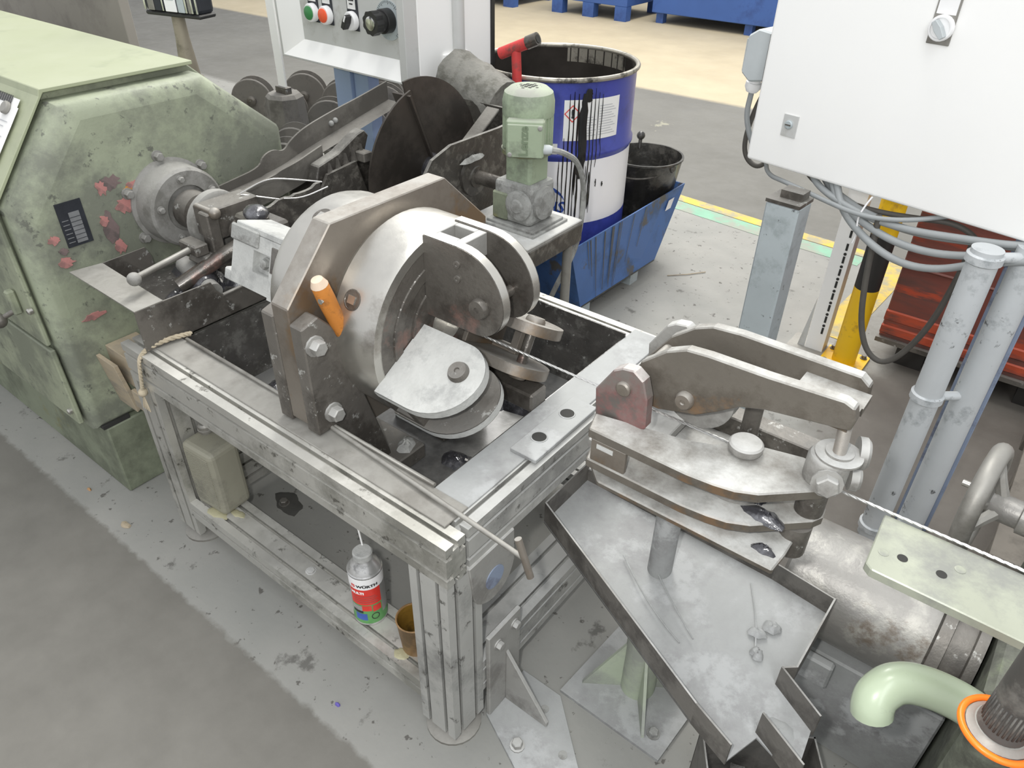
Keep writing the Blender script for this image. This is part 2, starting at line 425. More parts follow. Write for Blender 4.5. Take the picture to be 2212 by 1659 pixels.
def arc(cx, cy, r, a0, a1, n=8):
    return [(cx + r * math.cos(math.radians(a0 + (a1 - a0) * i / n)), cy + r * math.sin(math.radians(a0 + (a1 - a0) * i / n))) for i in range(n + 1)]
def smoothpts(pts, it=2, closed=False):
    pts = [Vector(p) for p in pts]
    for _ in range(it):
        out = []
        m = len(pts)
        if not closed: out.append(pts[0])
        for i in range(m if closed else m - 1):
            a, b = pts[i], pts[(i + 1) % m]
            out += [a * 0.75 + b * 0.25, a * 0.25 + b * 0.75]
        if not closed: out.append(pts[-1])
        pts = out
    return pts
def smooth2(poly, it=2):
    return [(p.x, p.y) for p in smoothpts([(a, b, 0) for a, b in poly], it, True)]

def text_mesh(txt, size, bold=0.0, res=2, extrude=0.0):
    cu = bpy.data.curves.new('txt', 'FONT'); cu.body = txt; cu.size = size; cu.resolution_u = res; cu.offset = bold; cu.extrude = extrude
    cu.align_x = 'CENTER'; cu.align_y = 'CENTER'
    ob = bpy.data.objects.new('txt', cu); COL.objects.link(ob)
    dg = bpy.context.evaluated_depsgraph_get()
    me = bpy.data.meshes.new_from_object(ob.evaluated_get(dg))
    bm = bmesh.new(); bm.from_mesh(me)
    bmesh.ops.triangulate(bm, faces=bm.faces)
    vs = [v.co.copy() for v in bm.verts]; fs = [tuple(v.index for v in f.verts) for f in bm.faces]
    bm.free(); bpy.data.objects.remove(ob); bpy.data.curves.remove(cu); bpy.data.meshes.remove(me)
    return vs, fs

def frame(o, u, v):
    """matrix: local x -> u, local y -> v, local z -> u x v, placed at o"""
    u = Vector(u).normalized(); v = Vector(v); v = (v - u * v.dot(u)).normalized(); w = u.cross(v)
    m = Matrix((u, v, w)).transposed().to_4x4(); m.translation = Vector(o); return m

def on_cyl(vs, c, r, ang, z):
    """wrap flat (x,y) points round a vertical cylinder: x along the arc from angle ang, y up from z"""
    out = []
    for p in vs:
        a = ang + p[0] / r
        out.append((c[0] + r * math.cos(a), c[1] + r * math.sin(a), z + p[1]))
    return out

def cyl_patch(c, r, a0, a1, z0, z1, n=16):
    mb = MB()
    vs = []
    for i in range(n + 1):
        a = a0 + (a1 - a0) * i / n
        vs += [(c[0] + r * math.cos(a), c[1] + r * math.sin(a), z0), (c[0] + r * math.cos(a), c[1] + r * math.sin(a), z1)]
    fs = [(2 * i, 2 * i + 2, 2 * i + 3, 2 * i + 1) for i in range(n)]
    mb.add(vs, fs, smooth=True)
    return mb

def lump(cx, cy, z, rx, ry, h, seed, n=14):
    rnd = random.Random(seed); mb = MB(); vs = [(cx, cy, z + h)]; fs = []
    rings = 5
    ph = [rnd.uniform(0, 6.28) for _ in range(4)]
    for j in range(1, rings + 1):
        t = j / rings
        for i in range(n):
            a = 2 * PI * i / n
            w = 1 + 0.18 * math.sin(2 * a + ph[0]) + 0.1 * math.sin(5 * a + ph[1]) + rnd.uniform(-0.06, 0.06)
            zz = z + h * (1 - t * t) * (1 + rnd.uniform(-0.25, 0.25)) if j < rings else z - 0.002
            vs.append((cx + rx * t * w * math.cos(a), cy + ry * t * w * math.sin(a), zz))
    for i in range(n): fs.append((0, 1 + i, 1 + (i + 1) % n))
    for j in range(rings - 1):
        for i in range(n):
            a = 1 + j * n; b = a + n
            fs.append((a + i, b + i, b + (i + 1) % n, a + (i + 1) % n))
    mb.add(vs, fs, smooth=True); return mb
# ---------------------------------------------------------------- setting: floor and its painted lines
mb = MB(); mb.add([(-14, -4, 0), (8, -4, 0), (8, 13, 0), (-14, 13, 0)], [(0, 1, 2, 3)])
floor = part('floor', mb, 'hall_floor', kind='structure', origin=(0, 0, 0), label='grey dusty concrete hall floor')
def strip(pts, w, material, z=0.0015):
    mb = MB(); vs = []; n = len(pts)
    for i, p in enumerate(pts):
        a = Vector(pts[max(0, i - 1)]); b = Vector(pts[min(n - 1, i + 1)]); t = (b - a).normalized(); nn = Vector((-t.y, t.x))
        for sgn in (-1, 1): vs.append((p[0] + nn.x * w / 2 * sgn, p[1] + nn.y * w / 2 * sgn, z))
    fs = [(2 * i, 2 * i + 1, 2 * i + 3, 2 * i + 2) for i in range(n - 1)]
    mb.add(vs, fs)
    return part('painted_line', mb, material, floor)
strip([(-4.6, 3.62), (-1.9, 3.455), (-1.107, 3.375), (-0.46, 3.34)], 0.07, 'line_yellow')
strip([(-4.6, 3.53), (-1.9, 3.365), (-1.107, 3.285), (-0.60, 3.255)], 0.10, 'line_green', 0.0012)
strip([(-0.46, 3.36), (-0.50, 2.55)], 0.12, 'line_yellow', 0.0018)
mb = MB(); mb.box(-14, 8, 12.85, 13.0, 0, 6.5); part('wall_back', mb, 'white_panel', kind='structure', label='plain pale far wall of the hall')
# steel floor plates under the machine line
for poly in ([(-0.455, 0.775), (-0.223, 0.770), (-0.212, 0.99), (-0.44, 1.0)],):
    mb = MB(); mb.prism(poly, 0.0, 0.008)
    fp = part('floor_plate', mb, 'pan_grey', floor)

st_ = part('oil_stain', lump(-1.34, 0.775, 0.0012, 0.05, 0.035, 0.0012, 301, 22), 'floor_stain', floor)
mb = MB(); mb.hexbolt((-1.345, 0.765, 0.001), (0, 0, 1), 0.011, 0.012); part('anchor_bolt', mb, 'steel_dark', floor)
# ---------------------------------------------------------------- green machine housing
gm = thing('green_machine', 'large pale green machine housing with chamfered top and chipped end face', 'machine', (-2.3, 0.86, 0))
XE = -1.707
body = [(0.516, 0.215), (0.516, 0.80), (0.672, 0.985), (1.02, 0.985), (1.21, 0.825), (1.21, 0.215)]
# end plate: cast end with a rounded rim, standing proud of the cover
def inset(poly, d):
    out = []; n = len(poly); cx = sum(p[0] for p in poly) / n; cz = sum(p[1] for p in poly) / n
    for y, z in poly: out.append((y + d * (1 if y < cx else -1), z + d * (1 if z < cz else -1)))
    return out
mb = MB()
rings = [(0.0, XE - 0.075), (0.0, XE - 0.03), (0.006, XE - 0.014), (0.02, XE - 0.004), (0.036, XE)]
n = len(body); o = 0
for d, x in rings:
    for y, z in inset(body, d): mb.v.append(Vector((x, y, z)))
for j in range(len(rings) - 1):
    for i in range(n):
        a = j * n; b = a + n
        mb.smooth_faces.add(len(mb.f)); mb.f.append((a + i, a + (i + 1) % n, b + (i + 1) % n, b + i))
mb.f.append(tuple(range((len(rings) - 1) * n, len(rings) * n))); mb.f.append(tuple(range(n))[::-1])
endp = part('end_plate', mb, 'green_chipped', gm, label='grimy green end plate with pink primer chips')
mb = MB(); mb.prism([(0.510, 0.225), (0.510, 0.80), (0.668, 1.0), (1.02, 1.0), (1.212, 0.83), (1.212, 0.225)], XE - 0.078, -4.2, 'x')
part('machine_body', mb, 'green_grimy', gm, 0.003)
# hinged cover: slanted panel plus top, folded sheet
mb = MB()
mb.prism([(0.497, 0.800), (0.660, 0.998), (0.665, 1.012), (1.02, 1.012), (1.02, 1.003), (0.672, 1.003), (0.508, 0.800)], XE - 0.05, -4.2, 'x')
part('hinged_cover', mb, 'green_paint', gm, 0.0015)
# side door panels
mb = MB(); mb.box(-2.9, XE - 0.055, 0.498, 0.509, 0.46, 0.792); d1 = part('side_panel', mb, 'green_grimy', gm, 0.003)
mb = MB(); mb.box(-2.9, XE - 0.045, 0.496, 0.509, 0.232, 0.452); part('side_panel', mb, 'green_grimy', gm, 0.003)
mb = MB(); mb.box(-4.2, XE + 0.002, 0.535, 1.20, 0.0, 0.216); part('plinth', mb, 'green_dull', gm, 0.004)
mb = MB(); mb.prism([(0.53, 0.216), (0.60, 0.216), (0.60, 0.226), (0.53, 0.226)], XE - 0.06, XE + 0.0, 'x'); part('seam_strip', mb, 'slot_dark', gm)
# door catch with ball knob
mb = MB(); mb.box(-1.842, -1.822, 0.478, 0.497, 0.530, 0.592); k = part('door_catch', mb, 'green_grimy', gm, 0.004)
mb = MB(); mb.cyl((-1.832, 0.485, 0.540), (-1.845, 0.462, 0.528), 0.006, 10); mb.sphere((-1.850, 0.450, 0.520), 0.017, 8); part('ball_knob', mb, 'steel_dark', k)
for (x, z) in ((-1.735, 0.795), (-1.76, 0.56), (-1.77, 0.27)):
    mb = MB(); mb.lathe([(0.008, 0), (0.008, 0.008), (0.005, 0.011)], (x, 0.497, z), (0, -1, 0), 10); part('screw', mb, 'steel_bright', gm)
# name plate on the end face
mb = MB(); mb.box(XE, XE + 0.003, 0.598, 0.654, 0.694, 0.794); npl = part('nameplate', mb, 'nameplate_black', gm, label='black type plate with grey data columns')
mb = MB(); mb.box(XE + 0.003, XE + 0.0042, 0.620, 0.643, 0.700, 0.770); part('data_field', mb, 'nameplate_grey', npl)
for i in range(6):
    mb = MB(); mb.box(XE + 0.003, XE + 0.0038, 0.602, 0.616, 0.704 + i * 0.010, 0.7055 + i * 0.010); part('print_line', mb, 'nameplate_grey', npl)
for i in range(6):
    mb = MB(); mb.box(XE + 0.0042, XE + 0.0048, 0.620, 0.643, 0.708 + i * 0.010, 0.709 + i * 0.010); part('print_line', mb, 'nameplate_black', npl)
# pink primer and orange patches where the paint has flaked off
def flake(y, z, ry, rz, material, seed):
    rnd = random.Random(seed); nn = 19
    ry *= 1.5; rz *= 1.5
    poly = [(y + ry * (0.55 + 0.6 * rnd.random()) * math.cos(2 * PI * i / nn), z + rz * (0.55 + 0.6 * rnd.random()) * math.sin(2 * PI * i / nn)) for i in range(nn)]
    mb = MB(); mb.prism(poly, XE - 0.0005, XE + 0.0006 + 0.00025 * seed, 'x'); part('paint_flake', mb, material, endp)
mat('primer_pink', 'b8807b', 0.7, 0, 0.2, 30, '8f6a66', 0.4, 18, bump=0.1)
mat('primer_dark', '7a6a68', 0.7, 0, 0.2, 30, '5f5654', 0.4, 14, bump=0.1)
mat('primer_orange', 'bd8748', 0.7, 0, 0.2, 30, bump=0.1)
for a in ((0.725, 0.806, 0.020, 0.014, 'primer_dark', 1), (0.705, 0.800, 0.008, 0.013, 'primer_pink', 2), (0.768, 0.778, 0.012, 0.010, 'primer_orange', 3),
          (0.776, 0.790, 0.010, 0.006, 'primer_pink', 4), (0.745, 0.750, 0.016, 0.014, 'primer_pink', 5), (0.700, 0.705, 0.012, 0.030, 'primer_dark', 6),
          (0.575, 0.720, 0.009, 0.008, 'primer_pink', 7), (0.582, 0.665, 0.014, 0.009, 'primer_pink', 8), (0.708, 0.660, 0.010, 0.014, 'primer_pink', 9),
          (0.598, 0.632, 0.004, 0.004, 'primer_pink', 10), (0.585, 0.690, 0.007, 0.006, 'primer_dark', 11), (0.60, 0.52, 0.022, 0.006, 'primer_pink', 12), (0.69, 0.73, 0.007, 0.010, 'primer_pink', 13)):
    flake(*a)
# spindle nose: flange, bearing cover, bolts
AX = (0.86, 0.725)
mb = MB(); mb.lathe([(0.104, 0), (0.104, 0.006), (0.096, 0.010), (0.094, 0.068), (0.088, 0.074), (0.055, 0.074), (0.053, 0.064), (0.036, 0.064)], (XE, *AX), (1, 0, 0), 40)
fl = part('spindle_flange', mb, 'flange_dust', gm)
mb = MB(); mb.lathe([(0.046, 0.078), (0.046, 0.125), (0.030, 0.13), (0.030, 0.175)], (XE, *AX), (1, 0, 0), 28); part('bearing_nose', mb, 'steel_dark', fl)
for i in range(6):
    a = math.radians(35 + 60 * i)
    mb = MB(); mb.hexbolt((XE, AX[0] + 0.112 * math.cos(a), AX[1] + 0.112 * math.sin(a)), (1, 0, 0), 0.010, 0.014); part('bolt', mb, 'flange_dust', fl)
for i in range(5):
    a = math.radians(95 + 72 * i)
    mb = MB(); mb.hexbolt((XE + 0.074, AX[0] + 0.072 * math.cos(a), AX[1] + 0.072 * math.sin(a)), (1, 0, 0), 0.007, 0.008); part('bolt', mb, 'flange_dust', fl)
# paper tag held on the slanted cover by a round magnet
t = thing('paper_tag', 'white printed paper sheets on the slanted green cover', 'paper', (-1.86, 0.62, 0.95))
u = Vector((1, 0, 0)); v = Vector((0, 0.163, 0.198)).normalized()
for k, (dx, dv) in enumerate(((0, 0), (0.008, -0.018))):
    M = frame((-1.862 + dx, 0.6166 + dv * v.y - 0.0022 - 0.0005 * k, 0.950 + dv * v.z + 0.0015 + 0.0005 * k), u, v)
    mb = MB(); mb.box(-0.115, 0.055, -0.085, 0.045, 0, 0.0005, M); part('sheet', mb, 'paper', t)
M = frame((-1.854, 0.6166 - 0.0032, 0.950 + 0.0027), u, v)
mb = MB()
for i in range(14):
    mb.box(-0.05 + i * 0.005, -0.05 + i * 0.005 + 0.0025 * (1 + i % 2 * 0.5), 0.030, 0.048, 0.0007, 0.0010, M)
part('barcode', mb, 'print_black', t)
for i in range(5):
    mb = MB(); mb.box(-0.06, 0.035 - 0.01 * (i % 3), -0.01 - i * 0.011, -0.0085 - i * 0.011, 0.0011, 0.0014, M); part('print_line', mb, 'print_grey', t)
mb = MB(); mb.lathe([(0.014, 0), (0.014, 0.006), (0.011, 0.008)], M @ Vector((0.012, 0.018, 0.0012)), M.to_3x3() @ Vector((0, 0, 1)), 20)
part('magnet', mb, 'sheet_steel', None, label='small round grey magnet holding the paper on the slanted green cover', cat='magnet')

# ---------------------------------------------------------------- aluminium profile work bench
def prof(a0, a1, b0, b1, sw=0.008, sd=0.014):
    """T-slot profile section with slots every ~43 mm"""
    na = max(1, round((a1 - a0) / 0.0435)); nb = max(1, round((b1 - b0) / 0.0435))
    P = []
    def side(p, q, inward, k):
        p = Vector(p); q = Vector(q); inward = Vector(inward); t = (q - p); Ln = t.length; t = t / Ln
        P.append(tuple(p))
        for i in range(k):
            c = p + t * Ln * (i + 0.5) / k
            P.extend([tuple(c - t * sw / 2), tuple(c - t * sw / 2 + inward * sd * 0.4), tuple(c - t * sw * 0.8 + inward * sd * 0.5), tuple(c - t * sw * 0.8 + inward * sd), tuple(c + t * sw * 0.8 + inward * sd), tuple(c + t * sw * 0.8 + inward * sd * 0.5), tuple(c + t * sw / 2 + inward * sd * 0.4), tuple(c + t * sw / 2)])
    side((a0, b0), (a1, b0), (0, 1), na); side((a1, b0), (a1, b1), (-1, 0), nb)
    side((a1, b1), (a0, b1), (0, -1), na); side((a0, b1), (a0, b0), (1, 0), nb)
    return P
BX0, BX1, BY0, BY1, BZ = -1.475, -0.545, 0.550, 1.300, 0.562
bench = thing('work_bench', 'low bench frame of slotted aluminium profile', 'bench', ((BX0 + BX1) / 2, (BY0 + BY1) / 2, 0))
LG = 0.085
for x in (BX0, BX1 - LG):
    for y in (BY0, BY1 - LG):
        mb = MB(); mb.prism(prof(x, x + LG, y, y + LG), 0.03, 0.472, 'z'); leg = part('leg', mb, 'aluminium_dusty' if x > -1 else 'aluminium', bench)
        mb = MB(); cx, cy = x + LG / 2, y + LG / 2
        mb.lathe([(0.055, 0), (0.055, 0.006), (0.030, 0.014), (0.012, 0.016), (0.012, 0.032)], (cx, cy, 0), (0, 0, 1), 24); part('foot', mb, 'sheet_steel', leg)
def beam(axis, a0, a1, b0, b1, d0, d1, m='aluminium'):
    mb = MB(); mb.prism(prof(a0, a1, b0, b1), d0, d1, axis); return part('beam', mb, m, bench)
beam('x', BY0, BY0 + 0.045, 0.472, BZ, BX0, BX1 + 0.002)
beam('x', BY1 - 0.045, BY1, 0.472, BZ, BX0, BX1)
beam('y', BX1 - 0.045, BX1, 0.472, BZ, BY0 + 0.055, BY1 - 0.046, 'aluminium_dusty')
beam('y', BX0, BX0 + 0.045, 0.472, BZ, BY0 + 0.046, BY1 - 0.046)
beam('x', BY0, BY0 + 0.09, 0.092, 0.142, BX0 + LG, BX1 - LG)
beam('x', BY1 - 0.09, BY1, 0.092, 0.142, BX0 + LG, BX1 - LG, 'aluminium_dusty')
beam('y', BX1 - 0.09, BX1, 0.092, 0.182, BY0 + LG, BY1 - LG, 'aluminium_dusty')
beam('y', BX0, BX0 + 0.09, 0.092, 0.142, BY0 + LG, BY1 - LG)
for x in (-1.00,):
    mb = MB(); mb.hexbolt((x, BY0 + 0.045, 0.142), (0, 0, 1), 0.009, 0.003)
    part('bolt', mb, 'steel_dusty', bench)
for i, (x, y, rx, ry) in enumerate(((-1.31, 0.572, 0.03, 0.018), (-1.27, 0.60, 0.022, 0.012), (-0.70, 0.570, 0.02, 0.012))):
    part('grease_smear', lump(x, y, 0.1425, rx, ry, 0.0025, 200 + i), 'grease_pale', bench)
# deck plates lying on the frame round the tank
mb = MB(); mb.box(BX0 + 0.03, BX1 - 0.030, BY0 + 0.034, 0.640, BZ, BZ + 0.004); part('deck_plate', mb, 'sheet_steel', bench, 0.001)
mb = MB(); mb.box(-0.648, BX1 - 0.030, 0.640, BY1 - 0.01, BZ, BZ + 0.004); part('deck_plate', mb, 'pan_grey', bench, 0.001)
# slotted mounting strip with round holes on the beam
def holed_strip(x0, x1, y0, y1, z0, z1, holes, parent, material, name='hole_strip'):
    bm = MB()
    bm.box(x0, x1, y0, y1, z0, z1)
    o = part(name, bm, material, parent, 0.001)
    for (hx, hy, r) in holes:
        mb = MB(); mb.lathe([(r, 0.0), (r, 0.0006)], (hx, hy, z1), (0, 0, 1), 20); part('hole', mb, 'slot_dark', o)
        mb = MB(); mb.lathe([(r * 1.2, 0.0), (r * 1.16, 0.0012), (r, 0.0012), (r, 0)], (hx, hy, z1), (0, 0, 1), 20, caps=False); part('hole_rim', mb, 'pan_grey', o)
    return o
holed_strip(-0.608, -0.552, 0.790, 0.985, BZ + 0.004, BZ + 0.012, ((-0.585, 0.845, 0.0135), (-0.585, 0.933, 0.0135)), bench, 'pan_grey')
# bearing lug under the beam on the outer side
mb = MB(); mb.prism([(0.60, 0.475), (0.72, 0.475), (0.72, 0.40)] + arc(0.665, 0.40, 0.055, 0, -180, 10) + [(0.61, 0.40)], BX1 - 0.012, BX1 + 0.004, 'x')
lug = part('lug', mb, 'steel_dusty', bench, 0.002)
mb = MB(); mb.lathe([(0.024, 0), (0.024, 0.0015)], (BX1 + 0.004, 0.665, 0.40), (1, 0, 0), 24); part('bore', mb, 'blue_grey_metal', lug)
# foot bracket bolted to the lower beam and to the floor
fb = thing('foot_bracket', 'welded steel foot bracket bolting bench to floor', 'bracket', (-0.47, 0.68, 0))
mb = MB(); mb.prism([(-0.543, 0.640), (-0.40, 0.575), (-0.325, 0.655), (-0.447, 0.765), (-0.543, 0.765)], 0.0, 0.008); part('base_plate', mb, 'pan_grey', fb, 0.001)
mb = MB(); mb.box(-0.543, -0.533, 0.640, 0.735, 0.008, 0.255); up = part('upright', mb, 'steel_dusty', fb, 0.002)
mb = MB(); mb.prism([(-0.533, 0.008), (-0.43, 0.008), (-0.43, 0.02), (-0.533, 0.165)], 0.690, 0.698, 'y'); part('gusset', mb, 'steel_dusty', fb, 0.001)
for (y, z) in ((0.665, 0.215), (0.715, 0.225)):
    mb = MB(); mb.hexbolt((-0.533, y, z), (1, 0, 0), 0.009, 0.009); part('bolt', mb, 'steel_dusty', up)
mb = MB(); mb.hexbolt((-0.452, 0.625, 0.008), (0, 0, 1), 0.011, 0.012); part('bolt', mb, 'steel_dusty', fb)
for p in ((-0.372, 0.665), (-0.455, 0.72)):
    mb = MB(); mb.lathe([(0.009, 0), (0.009, 0.0008)], (*p, 0.008), (0, 0, 1), 14); part('bolt_hole', mb, 'dust_grey', fb)

# ---------------------------------------------------------------- drip tank let into the bench
tank = thing('drip_tank', 'open black oily sheet metal tank sunk in the bench', 'tank', (-1.015, 0.955, 0.385))
TX0, TX1, TY0, TY1, TZ0, TZ1 = -1.385, -0.648, 0.640, 1.250, 0.385, 0.568
for nm, b in (('tank_floor', (TX0, TX1, TY0, TY1, TZ0, TZ0 + 0.004)), ('tank_wall', (TX0, TX0 + 0.004, TY0, TY1, TZ0, TZ1 - 0.006)), ('tank_wall', (TX1 - 0.004, TX1, TY0, TY1, TZ0, TZ1 - 0.006)),
              ('tank_wall', (TX0, TX1, TY0, TY0 + 0.004, TZ0, TZ1 - 0.001)), ('tank_wall', (TX0, TX1, TY1 - 0.004, TY1, TZ0, TZ1 + 0.006))):
    mb = MB(); mb.box(*b); part(nm, mb, 'grease_floor' if nm == 'tank_floor' else 'tank_black', tank)
mb = MB(); mb.cyl((TX0 + 0.02, TY0 + 0.0, TZ1 + 0.003), (TX1, TY0 + 0.0, TZ1 + 0.003), 0.004, 8); part('rolled_edge', mb, 'sheet_steel', tank)
for i, (x, y, rx, ry, h) in enumerate(((-0.80, 1.10, 0.11, 0.035, 0.045), (-0.72, 1.12, 0.07, 0.03, 0.04), (-0.92, 1.05, 0.09, 0.06, 0.04), (-1.25, 1.08, 0.09, 0.11, 0.05), (-0.79, 0.86, 0.045, 0.035, 0.015), (-0.72, 0.90, 0.035, 0.03, 0.015), (-1.27, 0.80, 0.07, 0.09, 0.03))):
    o = part('grease_lump', lump(x, y, TZ0 + 0.004, rx, ry, h, i), 'grease', tank)
# ---------------------------------------------------------------- straightener head with three roller forks
CY, CZ = 0.858, 0.722
head = thing('wire_straightener', 'heavy machined steel head with octagonal plate and three empty roller forks', 'machine head', (-0.93, CY, 0.39))
oc = [(0.606, 0.66), (0.606, 0.815), (0.714, 0.929), (0.990, 0.929), (1.110, 0.815), (1.110, 0.62), (1.0, 0.50), (0.716, 0.50), (0.606, 0.58)]
mb = MB(); mb.prism(oc, -0.968, -0.925, 'x'); part('octagon_plate', mb, 'steel_plate', head, 0.002)
mb = MB()
mb.lathe([(0.172, 0), (0.176, 0.006), (0.187, 0.020), (0.187, 0.100), (0.181, 0.115), (0.165, 0.1165), (0.164, 0.114), (0.135, 0.114), (0.134, 0.1165), (0.115, 0.1165), (0.114, 0.113), (0.090, 0.113), (0.089, 0.116), (0.04, 0.116), (0.038, 0.09), (0.0001, 0.09)], (-0.925, CY, CZ), (1, 0, 0), 64)
ch = part('chuck_body', mb, 'steel_bright', head)
mb = MB()
mb.lathe([(0.166, 0.1167), (0.164, 0.1145), (0.135, 0.1145), (0.134, 0.117), (0.115, 0.117), (0.114, 0.1135), (0.090, 0.1135), (0.089, 0.1165), (0.04, 0.1165)], (-0.925, CY, CZ), (1, 0, 0), 48, caps=False)
part('grooved_face', mb, 'steel_oily', ch, label='dark oily face with concentric grooves')
mb = MB()
mb.lathe([(0.150, 0), (0.172, 0.004), (0.176, 0.02), (0.176, 0.115), (0.172, 0.125), (0.165, 0.128)], (-1.098, CY, CZ), (1, 0, 0), 56); bk = part('rear_body', mb, 'steel_bright', head)
mb = MB(); mb.lathe([(0.140, -0.03), (0.152, 0.0)], (-1.098, CY, CZ), (1, 0, 0), 40); part('rear_hub', mb, 'steel_dark', bk)
for (X, ang, R, par) in ((-0.870, 150, 0.187, ch), (-0.870, 30, 0.187, ch), (-0.868, 268, 0.187, ch), (-1.045, 112, 0.176, bk)):
    a = math.radians(ang); d = Vector((0, math.cos(a), math.sin(a))); p = Vector((X, CY, CZ)) + d * (R - 0.0015)
    mb = MB(); mb.lathe([(0.017, 0), (0.0185, 0.0022), (0.0165, 0.0024), (0.0160, 0.0019), (0.0001, 0.0018)], p, d, 24); kh = part('key_socket', mb, 'steel_oily', par)
    mb = MB(); M = frame(p + d * 0.0015, (1, 0, 0), d.cross(Vector((1, 0, 0)))); mb.box(-0.009, 0.007, -0.007, 0.007, -0.001, 0.002, M); part('square_drive', mb, 'steel_bright', kh)
# fork = two rounded cheek plates, a web between them, pin and screws; built pointing up and turned by 120 degrees
fork_prof = [(-0.810, 0.040), (-0.810, 0.188)] + [(-0.735 + 0.095 * math.sin(math.radians(t)), 0.100 + 0.088 * math.cos(math.radians(t))) for t in range(0, 91, 9)] + [(-0.700 + 0.060 * math.cos(math.radians(t)), 0.100 - 0.060 * math.sin(math.radians(t))) for t in range(9, 91, 9)]
def make_fork(deg, mats_):
    R = Matrix.Translation((0, CY, CZ)) @ Matrix.Rotation(math.radians(deg), 4, 'X')
    for k, (y0, y1) in enumerate(((-0.050, -0.030), (0.030, 0.050))):
        mb = MB(); mb.prism([(a, b) for a, b in fork_prof], y0, y1, 'y', R); ck = part('fork_cheek', mb, mats_[k], head)
        e_ = MB(); q_ = fork_prof[1:]; cx_ = sum(p[0] for p in q_) / len(q_); cz_ = sum(p[1] for p in q_) / len(q_)
        big = [(p[0] + 0.0008 * (p[0] - cx_) / 0.09, p[1] + 0.0008 * (p[1] - cz_) / 0.07) for p in q_]
        vs_ = [(p[0], y, p[1]) for p in big for y in (y0 + 0.0015, y1 - 0.0015)]
        e_.add(vs_, [(2 * i, 2 * i + 2, 2 * i + 3, 2 * i + 1) for i in range(len(big) - 1)], R, smooth=True)
        part('bare_edge', e_, 'steel_bright' if deg == 0 else mats_[1], ck)
        ys = y0 if k == 0 else y1; dr = -1 if k == 0 else 1
        mb = MB(); mb.lathe([(0.019, 0), (0.019, 0.004), (0.016, 0.010), (0.005, 0.010), (0.004, 0.007), (0.0001, 0.007)], R @ Vector((-0.688, ys, 0.094)), R.to_3x3() @ Vector((0, dr, 0)), 24); part('pin_head', mb, mats_[2], ck)
        for q in (((-0.735, 0.158), (-0.735, 0.132)) if deg == 0 else ()):
            mb = MB(); mb.lathe([(0.0065, 0), (0.0065, 0.003), (0.003, 0.003), (0.0025, 0.001), (0.0001, 0.001)], R @ Vector((q[0], ys, q[1])), R.to_3x3() @ Vector((0, dr, 0)), 14); part('screw', mb, 'steel_dark', ck)
    mb = MB(); mb.cyl(R @ Vector((-0.688, -0.03, 0.094)), R @ Vector((-0.688, 0.03, 0.094)), 0.010, 14); part('pin', mb, 'steel_oily', head)
    # web: frame with a square window
    mb = MB()
    mb.box(-0.810, -0.800, -0.03, 0.03, 0.06, 0.186, R); mb.box(-0.755, -0.738, -0.03, 0.03, 0.145, 0.186, R)
    mb.box(-0.800, -0.755, -0.03, -0.018, 0.150, 0.186, R); mb.box(-0.800, -0.755, 0.018, 0.03, 0.150, 0.186, R)
    part('fork_web', mb, mats_[0] if deg else 'steel_dusty', head, 0.001)
make_fork(0, ('steel_oily', 'steel_oily', 'steel_oily'))
make_fork(120, ('steel_dark', 'dust_pale', 'steel_dark'))
make_fork(-120, ('steel_plate', 'steel_plate', 'steel_plate'))
# guide bar leading the wire out of the head, with a threaded bolt
g = thing('grease_bar', 'grease covered guide bar lying under the wire in the tank', 'bar', (-0.73, 0.93, 0.55))
mb = MB(); mb.box(-0.80, -0.648, 0.905, 0.955, 0.560, 0.600); part('bar', mb, 'steel_oily', g, 0.004)
# dusty jaw plate behind the octagon
jaw = thing('jaw_bracket', 'dust covered steel jaw plate with square window behind the octagonal plate', 'bracket', (-1.17, 0.75, 0.70))
R = Matrix.Translation((-1.155, 0.758, 0.762)) @ Matrix.Rotation(math.radians(-18), 4, 'X')
mb = MB()
for b in ((-0.10, -0.035, -0.035, -0.020, -0.055, 0.055), (0.015, 0.07, -0.035, -0.020, -0.060, 0.055), (-0.035, 0.015, -0.035, -0.020, -0.055, -0.018), (-0.035, 0.015, -0.035, -0.020, 0.025, 0.055), (-0.10, 0.05, -0.020, -0.012, -0.05, 0.05)): mb.box(*b, M=R)
part('jaw_plate', mb, 'dust_pale', jaw)
mb = MB(); mb.box(-0.095, 0.09, -0.035, 0.045, 0.055, 0.068, M=R); part('jaw_top', mb, 'dust_pale', jaw, 0.002)
mb = MB(); mb.box(-0.105, -0.02, -0.040, -0.033, 0.030, 0.062, M=R); part('clamp_lug', mb, 'dust_grey', jaw, 0.003)
mb = MB(); mb.box(-0.13, -0.09, -0.03, 0.0, -0.06, -0.035, M=R); part('clamp_lug', mb, 'dust_pale', jaw, 0.003)
mb = MB(); mb.hexbolt(R @ Vector((-0.010, -0.020, 0.003)), R.to_3x3() @ Vector((0, -1, 0)), 0.010, 0.010); part('bolt', mb, 'dust_grey', jaw)
mb = MB(); mb.box(0.02, 0.08, -0.038, -0.034, -0.005, 0.045, M=R); part('grease_patch', mb, 'steel_oily', jaw, 0.001)
mb = MB(); mb.box(-0.09, 0.10, 0.03, 0.045, -0.05, 0.055, M=R); part('jaw_plate', mb, 'steel_dark', jaw, 0.002)

